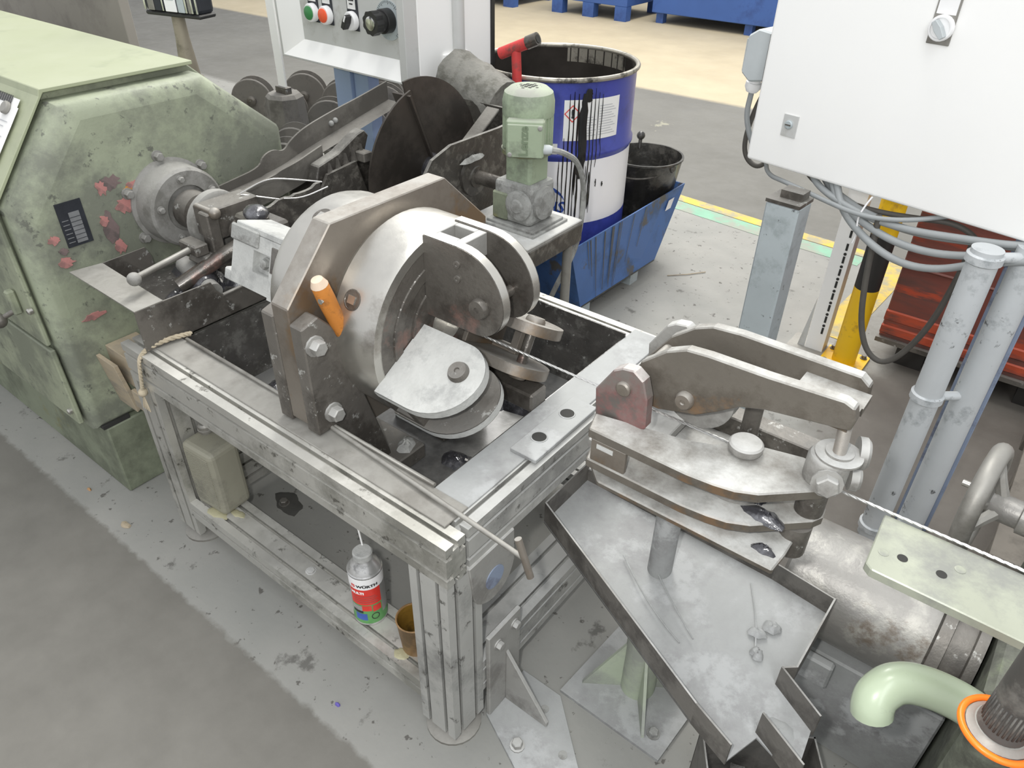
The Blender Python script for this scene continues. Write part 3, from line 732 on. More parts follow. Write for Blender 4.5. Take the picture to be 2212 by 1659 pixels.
# stands that carry the octagonal plate: pairs of gusset plates bolted through
def stand(name, label, y_in, sgn):
    t = thing(name, label, 'support', (-0.945, y_in, 0.389), 'head supports in the tank')
    def Y(v): return CY + sgn * (v - CY)
    f = [(Y(0.598), 0.42), (Y(0.598), 0.775), (Y(0.616), 0.797), (Y(0.655), 0.797), (Y(0.672), 0.775), (Y(0.735), 0.52), (Y(0.775), 0.42)] if False else \
        [(Y(0.604), 0.570), (Y(0.604), 0.790), (Y(0.640), 0.800), (Y(0.668), 0.768), (Y(0.745), 0.505), (Y(0.775), 0.389), (Y(0.645), 0.389), (Y(0.645), 0.570)]
    mb = MB(); mb.prism(f, -0.925, -0.893, 'x'); p1 = part('gusset_plate', mb, 'steel_dark', t, 0.0025)
    mb = MB(); mb.prism(f, -1.000, -0.968, 'x'); part('gusset_plate', mb, 'steel_dark', t, 0.0025)
    for (y, z) in ((0.624, 0.752), (0.640, 0.605), (0.70, 0.47)):
        mb = MB(); mb.hexbolt((-0.893, Y(y), z), (1, 0, 0), 0.014, 0.016); part('bolt', mb, 'steel_dusty', p1)
    mb = MB(); mb.box(-1.01, -0.86, min(Y(0.655), Y(0.83)), max(Y(0.655), Y(0.83)), 0.389, 0.425); part('foot_block', mb, 'steel_dark', t, 0.003)
    if sgn > 0:
        part('dust_heap', lump(-0.885, 0.80, 0.424, 0.022, 0.025, 0.014, 33), 'dust_pale', t)
stand('support_stand', 'dark steel gusset stand bolted to the octagonal plate beside the deck plate', 0.70, 1)
stand('support_stand', 'dark steel gusset stand on the far side of the octagonal plate', 1.016, -1)

# orange-handled scraper stuck behind the stand
t = thing('scraper', 'tool with worn orange wooden handle tucked between stand and chuck', 'tool', (-0.905, 0.66, 0.74))
mb = MB(); a = Vector((-0.893, 0.650, 0.862)); b = Vector((-0.893, 0.688, 0.740)); d = (b - a).normalized()
mb.lathe([(0.0001, -0.004), (0.009, -0.002), (0.0145, 0.008), (0.0155, 0.04), (0.0145, 0.09), (0.012, (b - a).length)], a, d, 16); h = part('handle', mb, 'orange_handle', t)
mb = MB(); mb.lathe([(0.0001, -0.0055), (0.010, -0.003), (0.0150, 0.009)], a, d, 16); part('worn_end', mb, 'worn_wood', h)
mb = MB(); mb.cyl(a + d * 0.035 + Vector((0.006, -0.0125, 0)), a + d * 0.035 + Vector((0.0065, -0.0165, 0)), 0.005, 10); part('rivet', mb, 'chrome', h)
mb = MB(); mb.cyl(b, b + d * 0.10, 0.005, 8); part('blade', mb, 'steel_dark', t)

# splash pan at the spindle end: folded sheet with a wide flange
pan = thing('splash_pan', 'folded sheet steel splash pan with wide flat flange between housing and bench', 'pan', (-1.52, 0.72, 0.56))
mb = MB(); mb.prism([(-1.66, 0.566), (-1.388, 0.562), (-1.388, 0.624), (-1.648, 0.634)], 0.660, 0.663); part('flange', mb, 'sheet_steel', pan)
mb = MB(); mb.prism([(0.562, 0.568), (0.562, 0.662), (0.735, 0.660), (0.742, 0.640), (0.755, 0.622), (0.79, 0.618), (0.88, 0.622), (0.89, 0.60), (0.89, 0.568)], -1.391, -1.387, 'x'); part('pan_wall', mb, 'steel_dark', pan)
mb = MB(); mb.prism([(0.632, 0.60), (0.632, 0.663), (0.735, 0.665), (0.745, 0.64), (0.745, 0.60)], -1.648, -1.645, 'x'); part('pan_wall', mb, 'steel_dark', pan)
mb = MB(); mb.box(-1.648, -1.39, 0.624, 0.627, 0.600, 0.661); part('pan_wall', mb, 'steel_dark', pan)
mb = MB(); mb.box(-1.648, -1.39, 0.624, 1.05, 0.598, 0.601); part('pan_floor', mb, 'tank_black', pan)
for i, (x, y, rx, ry, h) in enumerate(((-1.47, 0.70, 0.05, 0.04, 0.02), (-1.53, 0.79, 0.08, 0.05, 0.035), (-1.45, 0.86, 0.04, 0.06, 0.03))):
    part('grease_lump', lump(x, y, 0.601, rx, ry, h, 50 + i), 'grease', pan)
mb = MB(); mb.cyl((-1.385, 0.755, 0.622), (-1.385, 0.88, 0.626), 0.004, 8); part('wire_edge', mb, 'sheet_steel', pan)

# clamping fixture on the spindle: split block, lever rod, slide shafts
cf = thing('clamp_fixture', 'greasy clamping block with ball ended lever on the spindle nose', 'clamp', (-1.45, 0.82, 0.60))
mb = MB(); mb.lathe([(0.030, 0), (0.070, 0.002), (0.070, 0.022), (0.064, 0.026), (0.02, 0.026)], (-1.535, *AX), (1, 0, 0), 32); part('clamp_disc', mb, 'flange_dust', cf)
mb = MB(); mb.box(-1.508, -1.445, 0.800, 0.925, 0.715, 0.785); part('clamp_block', mb, 'steel_dark', cf, 0.003)
mb = MB(); mb.prism([(0.768, 0.690), (0.830, 0.690), (0.850, 0.640), (0.81, 0.628), (0.79, 0.66), (0.755, 0.672)][::-1], -1.50, -1.44, 'x'); part('lever_hub', mb, 'steel_dark', cf, 0.003)
mb = MB(); mb.box(-1.475, -1.44, 0.790, 0.818, 0.66, 0.780); part('clamp_jaw', mb, 'steel_dark', cf, 0.003)
mb = MB(); mb.box(-1.515, -1.45, 0.752, 0.785, 0.690, 0.716); part('lever_lug', mb, 'steel_dark', cf, 0.003)
mb = MB(); mb.cyl((-1.50, 0.805, 0.783), (-1.432, 0.805, 0.783), 0.006, 10); mb.sphere((-1.430, 0.805, 0.783), 0.013, 8); part('clamp_screw', mb, 'steel_plate', cf)
mb = MB(); mb.cyl((-1.480, 0.768, 0.703), (-1.452, 0.618, 0.698), 0.0075, 12); lv = part('lever', mb, 'sheet_steel', cf)
mb = MB(); mb.sphere((-1.4505, 0.608, 0.6975), 0.0145, 10); part('ball_end', mb, 'flange_dust', lv)
mb = MB(); mb.cyl((-1.40, 0.93, 0.735), (-1.46, 0.70, 0.640), 0.017, 16); part('greasy_shaft', mb, 'steel_oily', cf)
mb = MB(); mb.cyl((-1.55, 0.77, 0.640), (-1.40, 0.745, 0.628), 0.020, 16); sh = part('slide_shaft', mb, 'flange_dust', cf)
mb = MB(); mb.lathe([(0.026, 0), (0.030, 0.01), (0.030, 0.035), (0.022, 0.05)], (-1.475, 0.758, 0.634), (1, -0.16, -0.08), 20); part('collar', mb, 'grease', sh)
mb = MB(); mb.box(-1.42, -1.30, 0.84, 0.90, 0.69, 0.775); part('carrier_block', mb, 'steel_oily', cf, 0.006)
mb = MB(); mb.sphere((-1.36, 0.86, 0.785), 0.026, 8, (1.2, 1, 0.7)); part('grease_lump', mb, 'grease', cf)
for (x, y, z) in ((-1.432, 0.835, 0.655), (-1.295, 0.86, 0.70), (-1.438, 0.80, 0.668)):
    mb = MB(); mb.hexbolt((x, y, z), (1, 0, 0), 0.008, 0.008); part('bolt', mb, 'steel_dark', cf)
mb = MB(); mb.cyl((-1.44, *AX), (-1.10, *AX), 0.026, 20); part('spindle_shaft', mb, 'steel_oily', cf)
# loose bright wire ends clamped on the block
for i, pts in enumerate((((-1.47, 0.90, 0.79), (-1.45, 0.96, 0.812), (-1.44, 1.01, 0.80), (-1.42, 1.09, 0.775)), ((-1.47, 0.90, 0.788), (-1.44, 0.94, 0.776), (-1.43, 0.97, 0.765)), ((-1.425, 0.98, 0.765), (-1.41, 1.02, 0.758), (-1.40, 1.09, 0.768)))):
    mb = MB(); mb.tube(smoothpts(pts, 3), 0.0016, 6)
    part('wire_end', mb, 'wire_steel', None, label=('bright wire end arching high off the clamping block', 'short bright wire end pointing down off the clamping block', 'bright wire end lying before the splash shield')[i], cat='wire', group='loose wire ends on the clamp')

# plaited cord tied to the bench
mb = MB()
cp = smoothpts([(-1.372, 0.655, 0.575), (-1.385, 0.615, 0.577), (-1.392, 0.570, 0.574), (-1.395, 0.546, 0.560), (-1.402, 0.543, 0.53), (-1.415, 0.543, 0.49), (-1.425, 0.543, 0.465)], 3)
cord = thing('cord', 'frayed plaited cord hanging over the bench beam', 'cord', (-1.39, 0.58, 0.45))
for ph in range(3):
    mb = MB(); q = []
    for i, p in enumerate(cp):
        a = i * 0.9 + ph * 2 * PI / 3
        q.append(p + Vector((0.0028 * math.cos(a), 0.0028 * math.sin(a) * 0.6, 0.0028 * math.sin(a))))
    mb.tube(q, 0.0030, 6); part('strand', mb, 'rope', cord)
mb = MB(); mb.sphere((-1.425, 0.542, 0.458), 0.010, 6); part('knot', mb, 'rope', cord)
for i in range(5):
    mb = MB(); x = -1.426 + (i - 2) * 0.004; mb.tube([(-1.426, 0.542, 0.452), (x, 0.541, 0.43), (x + (i - 2) * 0.003, 0.540, 0.412)], 0.0014, 5); part('frayed_end', mb, 'rope', cord)

# wooden clamp blocks behind the bench leg
wb = thing('wooden_block', 'small wooden board wedged against housing with pencil mark', 'wood', (-1.69, 0.60, 0.28))
mb = MB(); mb.prism([(0.572, 0.425), (0.582, 0.425), (0.600, 0.285), (0.590, 0.280)], -1.704, -1.62, 'x'); part('board', mb, 'wood', wb, 0.001)
mb = MB(); mb.box(-1.704, -1.50, 0.600, 0.680, 0.355, 0.440); part('board', mb, 'wood', wb, 0.001)
mb = MB(); mb.box(-1.61, -1.50, 0.588, 0.598, 0.305, 0.355); bd = part('board', mb, 'wood', wb, 0.001)
for b in ((-1.575, -1.545, 0.5875, 0.588, 0.329, 0.332), (-1.562, -1.559, 0.5875, 0.588, 0.315, 0.345)):
    mb = MB(); mb.box(*b); part('pencil_mark', mb, 'print_black', bd)

# metal canister on the lower beam
can = thing('canister', 'olive grey canister with ribbed side standing on lower beam', 'canister', (-1.33, 0.60, 0.142))
M = Matrix.Translation((-1.334, 0.608, 0.142)) @ Matrix.Rotation(math.radians(4), 4, 'Z')
mb = MB(); mb.box(-0.053, 0.053, -0.038, 0.042, 0, 0.185, M); cb = part('canister_body', mb, 'canister_grey', can, 0.014, 3)
mb = MB()
for i in range(26):
    z = 0.024 + i * 0.0056
    mb.box(-0.040, 0.040, -0.0396, -0.036, z, z + 0.003, M)
part('ribs', mb, 'canister_grey', cb)
mb = MB(); mb.lathe([(0.014, 0), (0.014, 0.006), (0.018, 0.007), (0.018, 0.012), (0.016, 0.013), (0.016, 0.022), (0.012, 0.027)], M @ Vector((-0.030, 0.020, 0.184)), (0, 0, 1), 18); part('cap', mb, 'sheet_steel', can)

# spray can
CC = (-0.819, 0.603); cz = 0.1425; cr = 0.034
sc_ = thing('spray_can', 'white and red spray can standing on the lower beam', 'can', (*CC, cz))
mb = MB(); mb.lathe([(cr - 0.002, 0), (cr + 0.0006, 0.0015), (cr + 0.0006, 0.004), (cr, 0.005), (cr, 0.156), (cr + 0.0008, 0.158), (cr - 0.001, 0.161)], (*CC, cz), (0, 0, 1), 40); bd = part('can_body', mb, 'can_metal', sc_)
mb = MB(); mb.lathe([(cr - 0.001, 0.160), (cr - 0.002, 0.163), (0.025, 0.178), (0.020, 0.185), (0.0185, 0.192)], (*CC, cz), (0, 0, 1), 36); part('shoulder', mb, 'can_metal', sc_)
mb = MB(); mb.lathe([(0.0195, 0.190), (0.0195, 0.204), (0.017, 0.207), (0.0001, 0.207)], (*CC, cz), (0, 0, 1), 30); cp = part('spray_head', mb, 'dust_pale', sc_)
mb = MB(); mb.tube([(CC[0] - 0.010, CC[1] + 0.010, cz + 0.206), (CC[0] - 0.018, CC[1] + 0.012, cz + 0.245), (CC[0] - 0.024, CC[1] + 0.010, cz + 0.262)], 0.0018, 8); part('spray_straw', mb, 'paper', cp)
af = math.radians(-43)   # label faces the camera
def lab(a0, a1, z0, z1, m, dr=0.0003, name='label_field'): part(name, cyl_patch(CC, cr + dr, af + math.radians(a0), af + math.radians(a1), cz + z0, cz + z1), m, bd)
lab(-88, 95, 0.121, 0.154, 'can_white'); lab(-62, 48, 0.070, 0.121, 'can_red'); lab(-80, 90, 0.006, 0.030, 'can_green', 0.0002)
lab(-62, 48, 0.028, 0.070, 'can_green', 0.0003); lab(-60, -22, 0.048, 0.066, 'can_metal', 0.0004); lab(-22, 10, 0.050, 0.068, 'can_red', 0.0004); lab(14, 44, 0.046, 0.066, 'can_red', 0.00045)
lab(-50, -8, 0.018, 0.040, 'can_blue', 0.0005); lab(-60, -20, 0.042, 0.050, 'print_black', 0.0005)
def wrap_text(txt, size, ang, z, m, parent, bold=0.0004, sx=1.0, c=CC, r=cr + 0.0008):
    vs, fs = text_mesh(txt, size, bold)
    mb = MB(); mb.add(on_cyl([(p.x * sx, p.y, 0) for p in vs], c, r, ang, z), fs); return part('lettering', mb, m, parent)
wrap_text('W\u00dcRTH', 0.0105, af + math.radians(4), cz + 0.1315, 'print_black', bd, 0.0005, 1.15)
wrap_text('MULTI', 0.0100, af - math.radians(32), cz + 0.110, 'can_white', bd, 0.0007, 1.0)
for k in range(4):
    mb = cyl_patch(CC, cr + 0.0008, af - math.radians(48), af + math.radians(34 - 6 * (k % 2)), cz + 0.0785 + k * 0.0065, cz + 0.0797 + k * 0.0065, 8); part('print_line', mb, 'primer_dark', bd)
lab(-52, -38, 0.127, 0.1355, 'print_red', 0.0008); lab(-49, -41, 0.1300, 0.1318, 'can_white', 0.0010)
# bike wheel picture on the label
mb = MB(); ring = [(0.0085 * math.cos(2 * PI * i / 24), 0.0105 * math.sin(2 * PI * i / 24)) for i in range(24)]; ring2 = [(a * 0.8, b * 0.8) for a, b in ring]
mb.add(on_cyl([(a, b, 0) for a, b in ring] + [(a, b, 0) for a, b in ring2], CC, cr + 0.0008, af + math.radians(20), cz + 0.030), [(i, (i + 1) % 24, 24 + (i + 1) % 24, 24 + i) for i in range(24)]); part('label_picture', mb, 'print_black', bd)

for o_ in list(sc_.children):
    if True:
        o_.location.z *= 0.89; o_.scale.z = 0.89
# brown cup behind the leg
cu = thing('cup', 'brown grease cup half hidden behind the front bench leg', 'cup', (-0.690, 0.603, 0.142))
mb = MB(); mb.lathe([(0.026, 0), (0.027, 0.002), (0.034, 0.085), (0.0355, 0.087), (0.033, 0.088), (0.0315, 0.085)], (-0.690, 0.603, 0.142), (0, 0, 1), 30, caps=False); part('cup_wall', mb, 'cup_brown', cu)
mb = MB(); mb.lathe([(0.0315, 0.086), (0.026, 0.012), (0.0001, 0.010)], (-0.690, 0.603, 0.142), (0, 0, 1), 30, caps=False); part('cup_inside', mb, 'cup_inside', cu)
# T-handled rod lying across the corner of the bench
rd = thing('t_rod', 'long thin steel rod with welded cross handle lying on the bench corner', 'rod', (-0.69, 0.62, 0.57))
mb = MB(); mb.cyl((-0.935, 0.636, 0.5725), (-0.438, 0.605, 0.574), 0.0042, 12); part('rod', mb, 'sheet_steel', rd)
mb = MB(); mb.cyl((-0.449, 0.606, 0.606), (-0.424, 0.606, 0.540), 0.0058, 12); part('cross_handle', mb, 'steel_plate', rd)
# ---------------------------------------------------------------- roller arm unit on its post
au = thing('roller_arm_unit', 'wire straightening unit of paired thick curved steel arms', 'machine unit', (-0.27, 0.84, 0.60))
near = [(-0.405, 0.775), (-0.386, 0.843), (-0.351, 0.874), (-0.323, 0.888), (-0.292, 0.891), (-0.211, 0.893), (-0.118, 0.899), (-0.105, 0.894), (-0.100, 0.878), (-0.102, 0.862), (-0.111, 0.860), (-0.206, 0.844), (-0.238, 0.833), (-0.267, 0.811), (-0.295, 0.792), (-0.351, 0.776)]
mb = MB(); mb.prism(near, 0.800, 0.818, 'y'); un = part('upper_arm', mb, 'arm_steel', au, 0.002)
far = [(-0.432, 0.775), (-0.391, 0.834), (-0.357, 0.862), (-0.33, 0.874), (-0.288, 0.878), (-0.123, 0.878), (-0.110, 0.868), (-0.108, 0.845), (-0.206, 0.836), (-0.242, 0.826), (-0.27, 0.803), (-0.30, 0.785), (-0.36, 0.770)]
mb = MB(); mb.prism(far, 0.900, 0.918, 'y'); uf = part('upper_arm', mb, 'arm_steel', au, 0.002)
mb = MB(); mb.lathe([(0.0135, 0), (0.0135, 0.006), (0.011, 0.010), (0.004, 0.010), (0.003, 0.008), (0.0001, 0.008)], (-0.312, 0.800, 0.812), (0, -1, 0), 20); part('pin_head', mb, 'steel_plate', un)
mb = MB(); mb.cyl((-0.312, 0.818, 0.812), (-0.312, 0.900, 0.812), 0.010, 14); part('roller_axle', mb, 'steel_plate', au)
mb = MB(); mb.lathe([(0.020, -0.016), (0.055, -0.016), (0.055, -0.004), (0.048, 0.0), (0.055, 0.004), (0.055, 0.016), (0.020, 0.016)], (-0.312, 0.860, 0.795), (0, 1, 0), 32); part('roller', mb, 'steel_dusty', au)
# slotted bridge plate joining the upper arms
sl = MB()
sl.prism([(-0.190, 0.818), (-0.108, 0.818), (-0.108, 0.838), (-0.190, 0.838)], 0.846, 0.858); sl.prism([(-0.190, 0.862), (-0.104, 0.862), (-0.104, 0.900), (-0.190, 0.900)], 0.846, 0.858)
sl.box(-0.190, -0.165, 0.838, 0.862, 0.846, 0.858); sl.box(-0.122, -0.106, 0.838, 0.862, 0.846, 0.858)
part('bridge_plate', sl, 'arm_steel', au)
# hinge ears at the bench end
ear = [(-0.430, 0.690), (-0.438, 0.790), (-0.412, 0.833), (-0.398, 0.842), (-0.380, 0.845), (-0.364, 0.834), (-0.355, 0.806), (-0.352, 0.757)]
for y0, m in ((0.770, 'steel_redheat'), (0.926, 'steel_dusty')):
    mb = MB(); mb.prism(ear, y0, y0 + 0.020, 'y'); e = part('hinge_ear', mb, m, au, 0.002)
    mb = MB(); mb.lathe([(0.0115, 0), (0.0115, 0.004), (0.009, 0.006)], (-0.392, y0, 0.811), (0, -1, 0), 20); part('pin_head', mb, 'steel_plate', e)
mb = MB(); mb.cyl((-0.392, 0.775, 0.811), (-0.392, 0.94, 0.811), 0.009, 14); part('hinge_pin', mb, 'steel_plate', au)
mb = MB(); mb.box(-0.445, -0.350, 0.775, 0.95, 0.672, 0.690); part('hinge_base', mb, 'steel_dusty', au, 0.002)
# horizontal arms
arm = [(-0.429, 0.762), (-0.351, 0.779), (-0.292, 0.792), (-0.262, 0.806), (-0.243, 0.824), (-0.211, 0.843), (-0.154, 0.858), (-0.119, 0.858), (-0.104, 0.846), (-0.101, 0.826), (-0.109, 0.809), (-0.172, 0.749), (-0.199, 0.735), (-0.226, 0.729), (-0.263, 0.725), (-0.417, 0.725)]
mb = MB(); mb.prism(arm, 0.738, 0.755); ta = part('lower_arm', mb, 'arm_steel', au, 0.002)
mb = MB(); mb.prism(arm, 0.683, 0.699); la = part('lower_arm', mb, 'arm_steel', au, 0.002)
mb = MB(); mb.lathe([(0.015, 0), (0.015, 0.003), (0.0225, 0.0035), (0.0235, 0.006), (0.0235, 0.014), (0.021, 0.0165), (0.0001, 0.017)], (-0.222, 0.818, 0.755), (0, 0, 1), 32); part('pin_head', mb, 'steel_dusty', ta)
mb = MB(); mb.lathe([(0.018, -0.017), (0.045, -0.017), (0.045, -0.004), (0.038, 0.0), (0.045, 0.004), (0.045, 0.017), (0.018, 0.017)], (-0.222, 0.812, 0.719), (0, 0, 1), 32); part('roller', mb, 'steel_dusty', au)
mb = MB(); mb.box(-0.412, -0.355, 0.727, 0.735, 0.699, 0.738); st = part('spacer_plate', mb, 'steel_plate', au, 0.001)
mb = MB(); mb.box(-0.402, -0.375, 0.7262, 0.727, 0.7245, 0.7325); part('slot', mb, 'dust_pale', st, 0.0)
mb = MB(); mb.cyl((-0.122, 0.826, 0.699), (-0.122, 0.826, 0.738), 0.019, 20); part('spacer', mb, 'steel_dark', au)
mb = MB(); mb.lathe([(0.021, 0), (0.021, 0.05), (0.017, 0.055)], (-0.128, 0.812, 0.683), (0, 0, -1), 20); part('spacer', mb, 'steel_dark', au)
mb = MB(); mb.cyl((-0.245, 0.90, 0.672), (-0.245, 0.90, 0.80), 0.013, 14); part('far_post', mb, 'steel_dark', au)
# swivel block with threaded rod and nut
mb = MB(); mb.lathe([(0.026, 0), (0.0275, 0.003), (0.0275, 0.036), (0.025, 0.040), (0.0001, 0.040)], (-0.118, 0.832, 0.755), (0, 0, 1), 28); sb = part('swivel_block', mb, 'steel_dusty', au)
mb = MB(); mb.lathe([(0.030, 0), (0.030, 0.003), (0.018, 0.0035), (0.018, 0.007), (0.0085, 0.0075)], (-0.110, 0.838, 0.795), (0, 0, 1), 28); part('washer', mb, 'steel_dusty', sb)
mb = MB(); prof_ = []
for i in range(26): prof_ += [(0.0085, i * 0.0026), (0.0072, i * 0.0026 + 0.0013)]
mb.lathe(prof_, (-0.110, 0.836, 0.798), (-0.05, -0.15, 1), 16); part('threaded_rod', mb, 'steel_plate', sb)
mb = MB(); mb.hexbolt((-0.108, 0.8045, 0.772), (0.35, -1, 0.15), 0.015, 0.012); part('hex_nut', mb, 'steel_dusty', sb)
mb = MB(); mb.lathe([(0.022, 0), (0.022, 0.010), (0.018, 0.014)], (-0.094, 0.865, 0.79), (1, 0.4, 0), 20); part('end_cap', mb, 'steel_dusty', sb)
mb = MB(); mb.lathe([(0.018, 0), (0.018, 0.010), (0.014, 0.014)], (-0.093, 0.868, 0.745), (1, 0.4, 0), 20); part('end_cap', mb, 'steel_dusty', sb)
# base plate and mounting rail
mb = MB(); mb.prism([(-0.395, 0.727), (-0.125, 0.727), (-0.122, 0.765), (-0.122, 0.99), (-0.43, 0.99), (-0.43, 0.76)], 0.654, 0.664); part('base_plate', mb, 'arm_steel', au, 0.002)
mb = MB(); mb.box(-0.43, -0.13, 0.95, 0.985, 0.664, 0.70); part('guide_rail', mb, 'steel_dark', au, 0.002)
for (x, y, s_, k) in ((-0.165, 0.775, 0.028, 1), (-0.20, 0.80, 0.03, 2), (-0.148, 0.752, 0.016, 3)):
    part('grease_lump', lump(x, y, 0.699 if k < 3 else 0.664, s_, s_ * 0.6, 0.010, 70 + k), 'grease', au)
part('dust_heap', lump(-0.415, 0.935, 0.69, 0.03, 0.03, 0.03, 80), 'dust_pale', au)

# ---------------------------------------------------------------- green post with fins
gp = thing('green_post', 'dusty green tubular post with triangular fins under the arm unit', 'post', (-0.335, 0.885, 0.008))
mb = MB(); mb.cyl((-0.335, 0.885, 0.008), (-0.335, 0.885, 0.335), 0.036, 24); part('tube', mb, 'green_post', gp)
mb = MB(); mb.cyl((-0.335, 0.885, 0.335), (-0.335, 0.885, 0.654), 0.022, 24); part('neck_pipe', mb, 'pan_grey', gp)
for a in (215, 305, 35, 125):
    M = Matrix.Translation((-0.335, 0.885, 0.008)) @ Matrix.Rotation(math.radians(a), 4, 'Z')
    mb = MB(); mb.prism([(0.028, 0.0), (0.115, 0.0), (0.113, 0.006), (0.028, 0.150)], -0.003, 0.003, 'y', M); part('fin', mb, 'green_post', gp)
mb = MB(); mb.hexbolt((-0.256, 0.811, 0.008), (0, 0, 1), 0.010, 0.010); part('bolt', mb, 'dust_grey', gp)

# ---------------------------------------------------------------- drip chute pan under the arms
cpn = thing('chute_pan', 'shallow dusty grey drip pan with spout under the roller arms', 'pan', (-0.3, 0.85, 0.37))
outl = [(-0.565, 0.845), (-0.565, 0.995), (-0.165, 0.985), (-0.058, 0.972), (-0.061, 0.812), (-0.080, 0.798), (-0.010, 0.762), (-0.002, 0.684), (-0.070, 0.706), (-0.092, 0.650), (-0.160, 0.672)]
def zp(x, y): return 0.378 - 0.035 * max(0, (0.85 - y)) / 0.18
mb = MB(); vs = [(x, y, zp(x, y)) for x, y in outl]; nn = len(vs)
mb.add(vs + [(x, y, z - 0.004) for x, y, z in vs], [tuple(range(nn)), tuple(range(2 * nn - 1, nn - 1, -1))] + [(i, (i + 1) % nn, nn + (i + 1) % nn, nn + i) for i in range(nn)])
part('pan_floor', mb, 'pan_grey', cpn)
def wall(pts, h, m='pan_wall', th=0.003):
    for (a, b) in zip(pts[:-1], pts[1:]):
        a = Vector((*a, zp(*a))); b = Vector((*b, zp(*b))); t = (b - a); t.z = 0; t.normalize(); nrm = Vector((t.y, -t.x, 0)) * th
        mb = MB(); hz = Vector((0, 0, h)); dz = Vector((0, 0, -0.006))
        mb.add([a + dz, b + dz, b + hz, a + hz, a + dz + nrm, b + dz + nrm, b + hz + nrm, a + hz + nrm], [(0, 1, 2, 3), (7, 6, 5, 4), (0, 4, 5, 1), (3, 2, 6, 7), (0, 3, 7, 4), (1, 5, 6, 2)])
        part('pan_wall', mb, m, cpn)
wall([(-0.092, 0.648), (-0.160, 0.672), (-0.565, 0.845), (-0.565, 0.995)], 0.048)
wall([(-0.165, 0.985), (-0.058, 0.972), (-0.061, 0.812), (-0.080, 0.798)], 0.040)
wall([(-0.565, 0.995), (-0.165, 0.985)], 0.030)
wall([(-0.080, 0.798), (-0.005, 0.760)], 0.045)
wall([(0.000, 0.678), (-0.075, 0.712)], 0.052)
for i, (x, y, rx, ry, h) in enumerate(((-0.125, 0.885, 0.013, 0.016, 0.008), (-0.140, 0.86, 0.014, 0.012, 0.006), (-0.125, 0.825, 0.011, 0.013, 0.009), (-0.05, 0.735, 0.03, 0.02, 0.005))):
    part('sludge_lump', lump(x, y, zp(x, y), rx, ry, h, 90 + i), 'pan_grey', cpn)
# sludge runs
for i, pts in enumerate((((-0.40, 0.865), (-0.33, 0.815), (-0.27, 0.785), (-0.235, 0.772)), ((-0.34, 0.875), (-0.29, 0.835), (-0.22, 0.79)), ((-0.19, 0.95), (-0.15, 0.88), (-0.13, 0.83)))):
    mb = MB(); mb.tube(smoothpts([(x, y, zp(x, y) + 0.0005) for x, y in pts], 2), 0.0013, 6); part('sludge_run', mb, 'pan_grey', cpn)

# drip box below the spout, with a crumpled foil inside
db = thing('drip_box', 'small dark open sheet metal box under the spout', 'box', (-0.06, 0.79, 0.0))
M = Matrix.Translation((-0.036, 0.774, 0.0)) @ Matrix.Rotation(math.radians(33), 4, 'Z')
mb = MB(); mb.box(-0.10, 0.10, -0.11, 0.09, 0.0, 0.006, M); part('box_floor', mb, 'pan_grey', db)
for b in ((-0.10, 0.10, 0.087, 0.09), (-0.10, -0.097, -0.11, 0.09), (0.097, 0.10, -0.11, 0.09), (-0.10, 0.10, -0.11, -0.107)):
    mb = MB(); mb.box(b[0], b[1], b[2], b[3], 0.0, 0.150, M); part('box_wall', mb, 'pan_wall', db)
mb = MB(); rnd = random.Random(3)
for i in range(9):
    c = Vector((-0.070 + rnd.uniform(-.014, .014), 0.775 + rnd.uniform(-.014, .014), 0.04 + rnd.uniform(0, .07)))
    a = [c + Vector((rnd.uniform(-.028, .028), rnd.uniform(-.028, .028), rnd.uniform(-.03, .03))) for _ in range(4)]
    mb.add(a + [p + Vector((0.001, 0.001, 0.001)) for p in a], [(0, 1, 2), (0, 2, 3), (4, 6, 5), (4, 7, 6), (0, 3, 1), (1, 3, 2)])
part('foil', mb, 'foil', None, label='crumpled silver foil lying in the small drip box', cat='foil')

# ---------------------------------------------------------------- the wire rope running through the line
mb = MB(); W0 = Vector((-0.90, 0.857, 0.7265)); W1 = Vector((0.75, 0.8565, 0.7265))
for ph in range(3):
    q = []
    for i in range(331):
        p = W0.lerp(W1, i / 330); a = i * 0.9 + ph * 2 * PI / 3
        q.append(p + Vector((0, 0.0011 * math.cos(a), 0.0011 * math.sin(a))))
    mb.tube(q, 0.00125, 5)
part('wire_rope', mb, 'wire_steel', None, label='thin bright steel wire rope running through head and roller arms', cat='wire')

# ---------------------------------------------------------------- guide table plate
gt = thing('guide_plate', 'long worn pale green steel plate with drilled holes beside the wire', 'plate', (0.3, 0.80, 0.2))
mb = MB(); mb.prism([(-0.036, 0.856), (0.75, 0.856), (0.75, 0.745), (-0.022, 0.748), (-0.031, 0.756)], 0.708, 0.722); pl = part('plate', mb, 'plate_green', gt, 0.0015)
for (x, y, r) in ((0.003, 0.790, 0.0062), (0.047, 0.793, 0.0062), (0.20, 0.79, 0.0062)):
    mb = MB(); mb.lathe([(r, 0), (r, 0.0006)], (x, y, 0.722), (0, 0, 1), 18); part('hole', mb, 'slot_dark', pl)
for (x, y) in ((-0.018, 0.785), (0.063, 0.815), (0.16, 0.82)):
    mb = MB(); mb.lathe([(0.0065, 0), (0.0065, 0.0005), (0.005, 0.0007)], (x, y, 0.722), (0, 0, 1), 14); part('plug', mb, 'plate_green', pl)
mb = MB(); mb.box(0.33, 0.70, 0.77, 0.85, 0.0, 0.708); part('support_web', mb, 'dark_machine', gt)

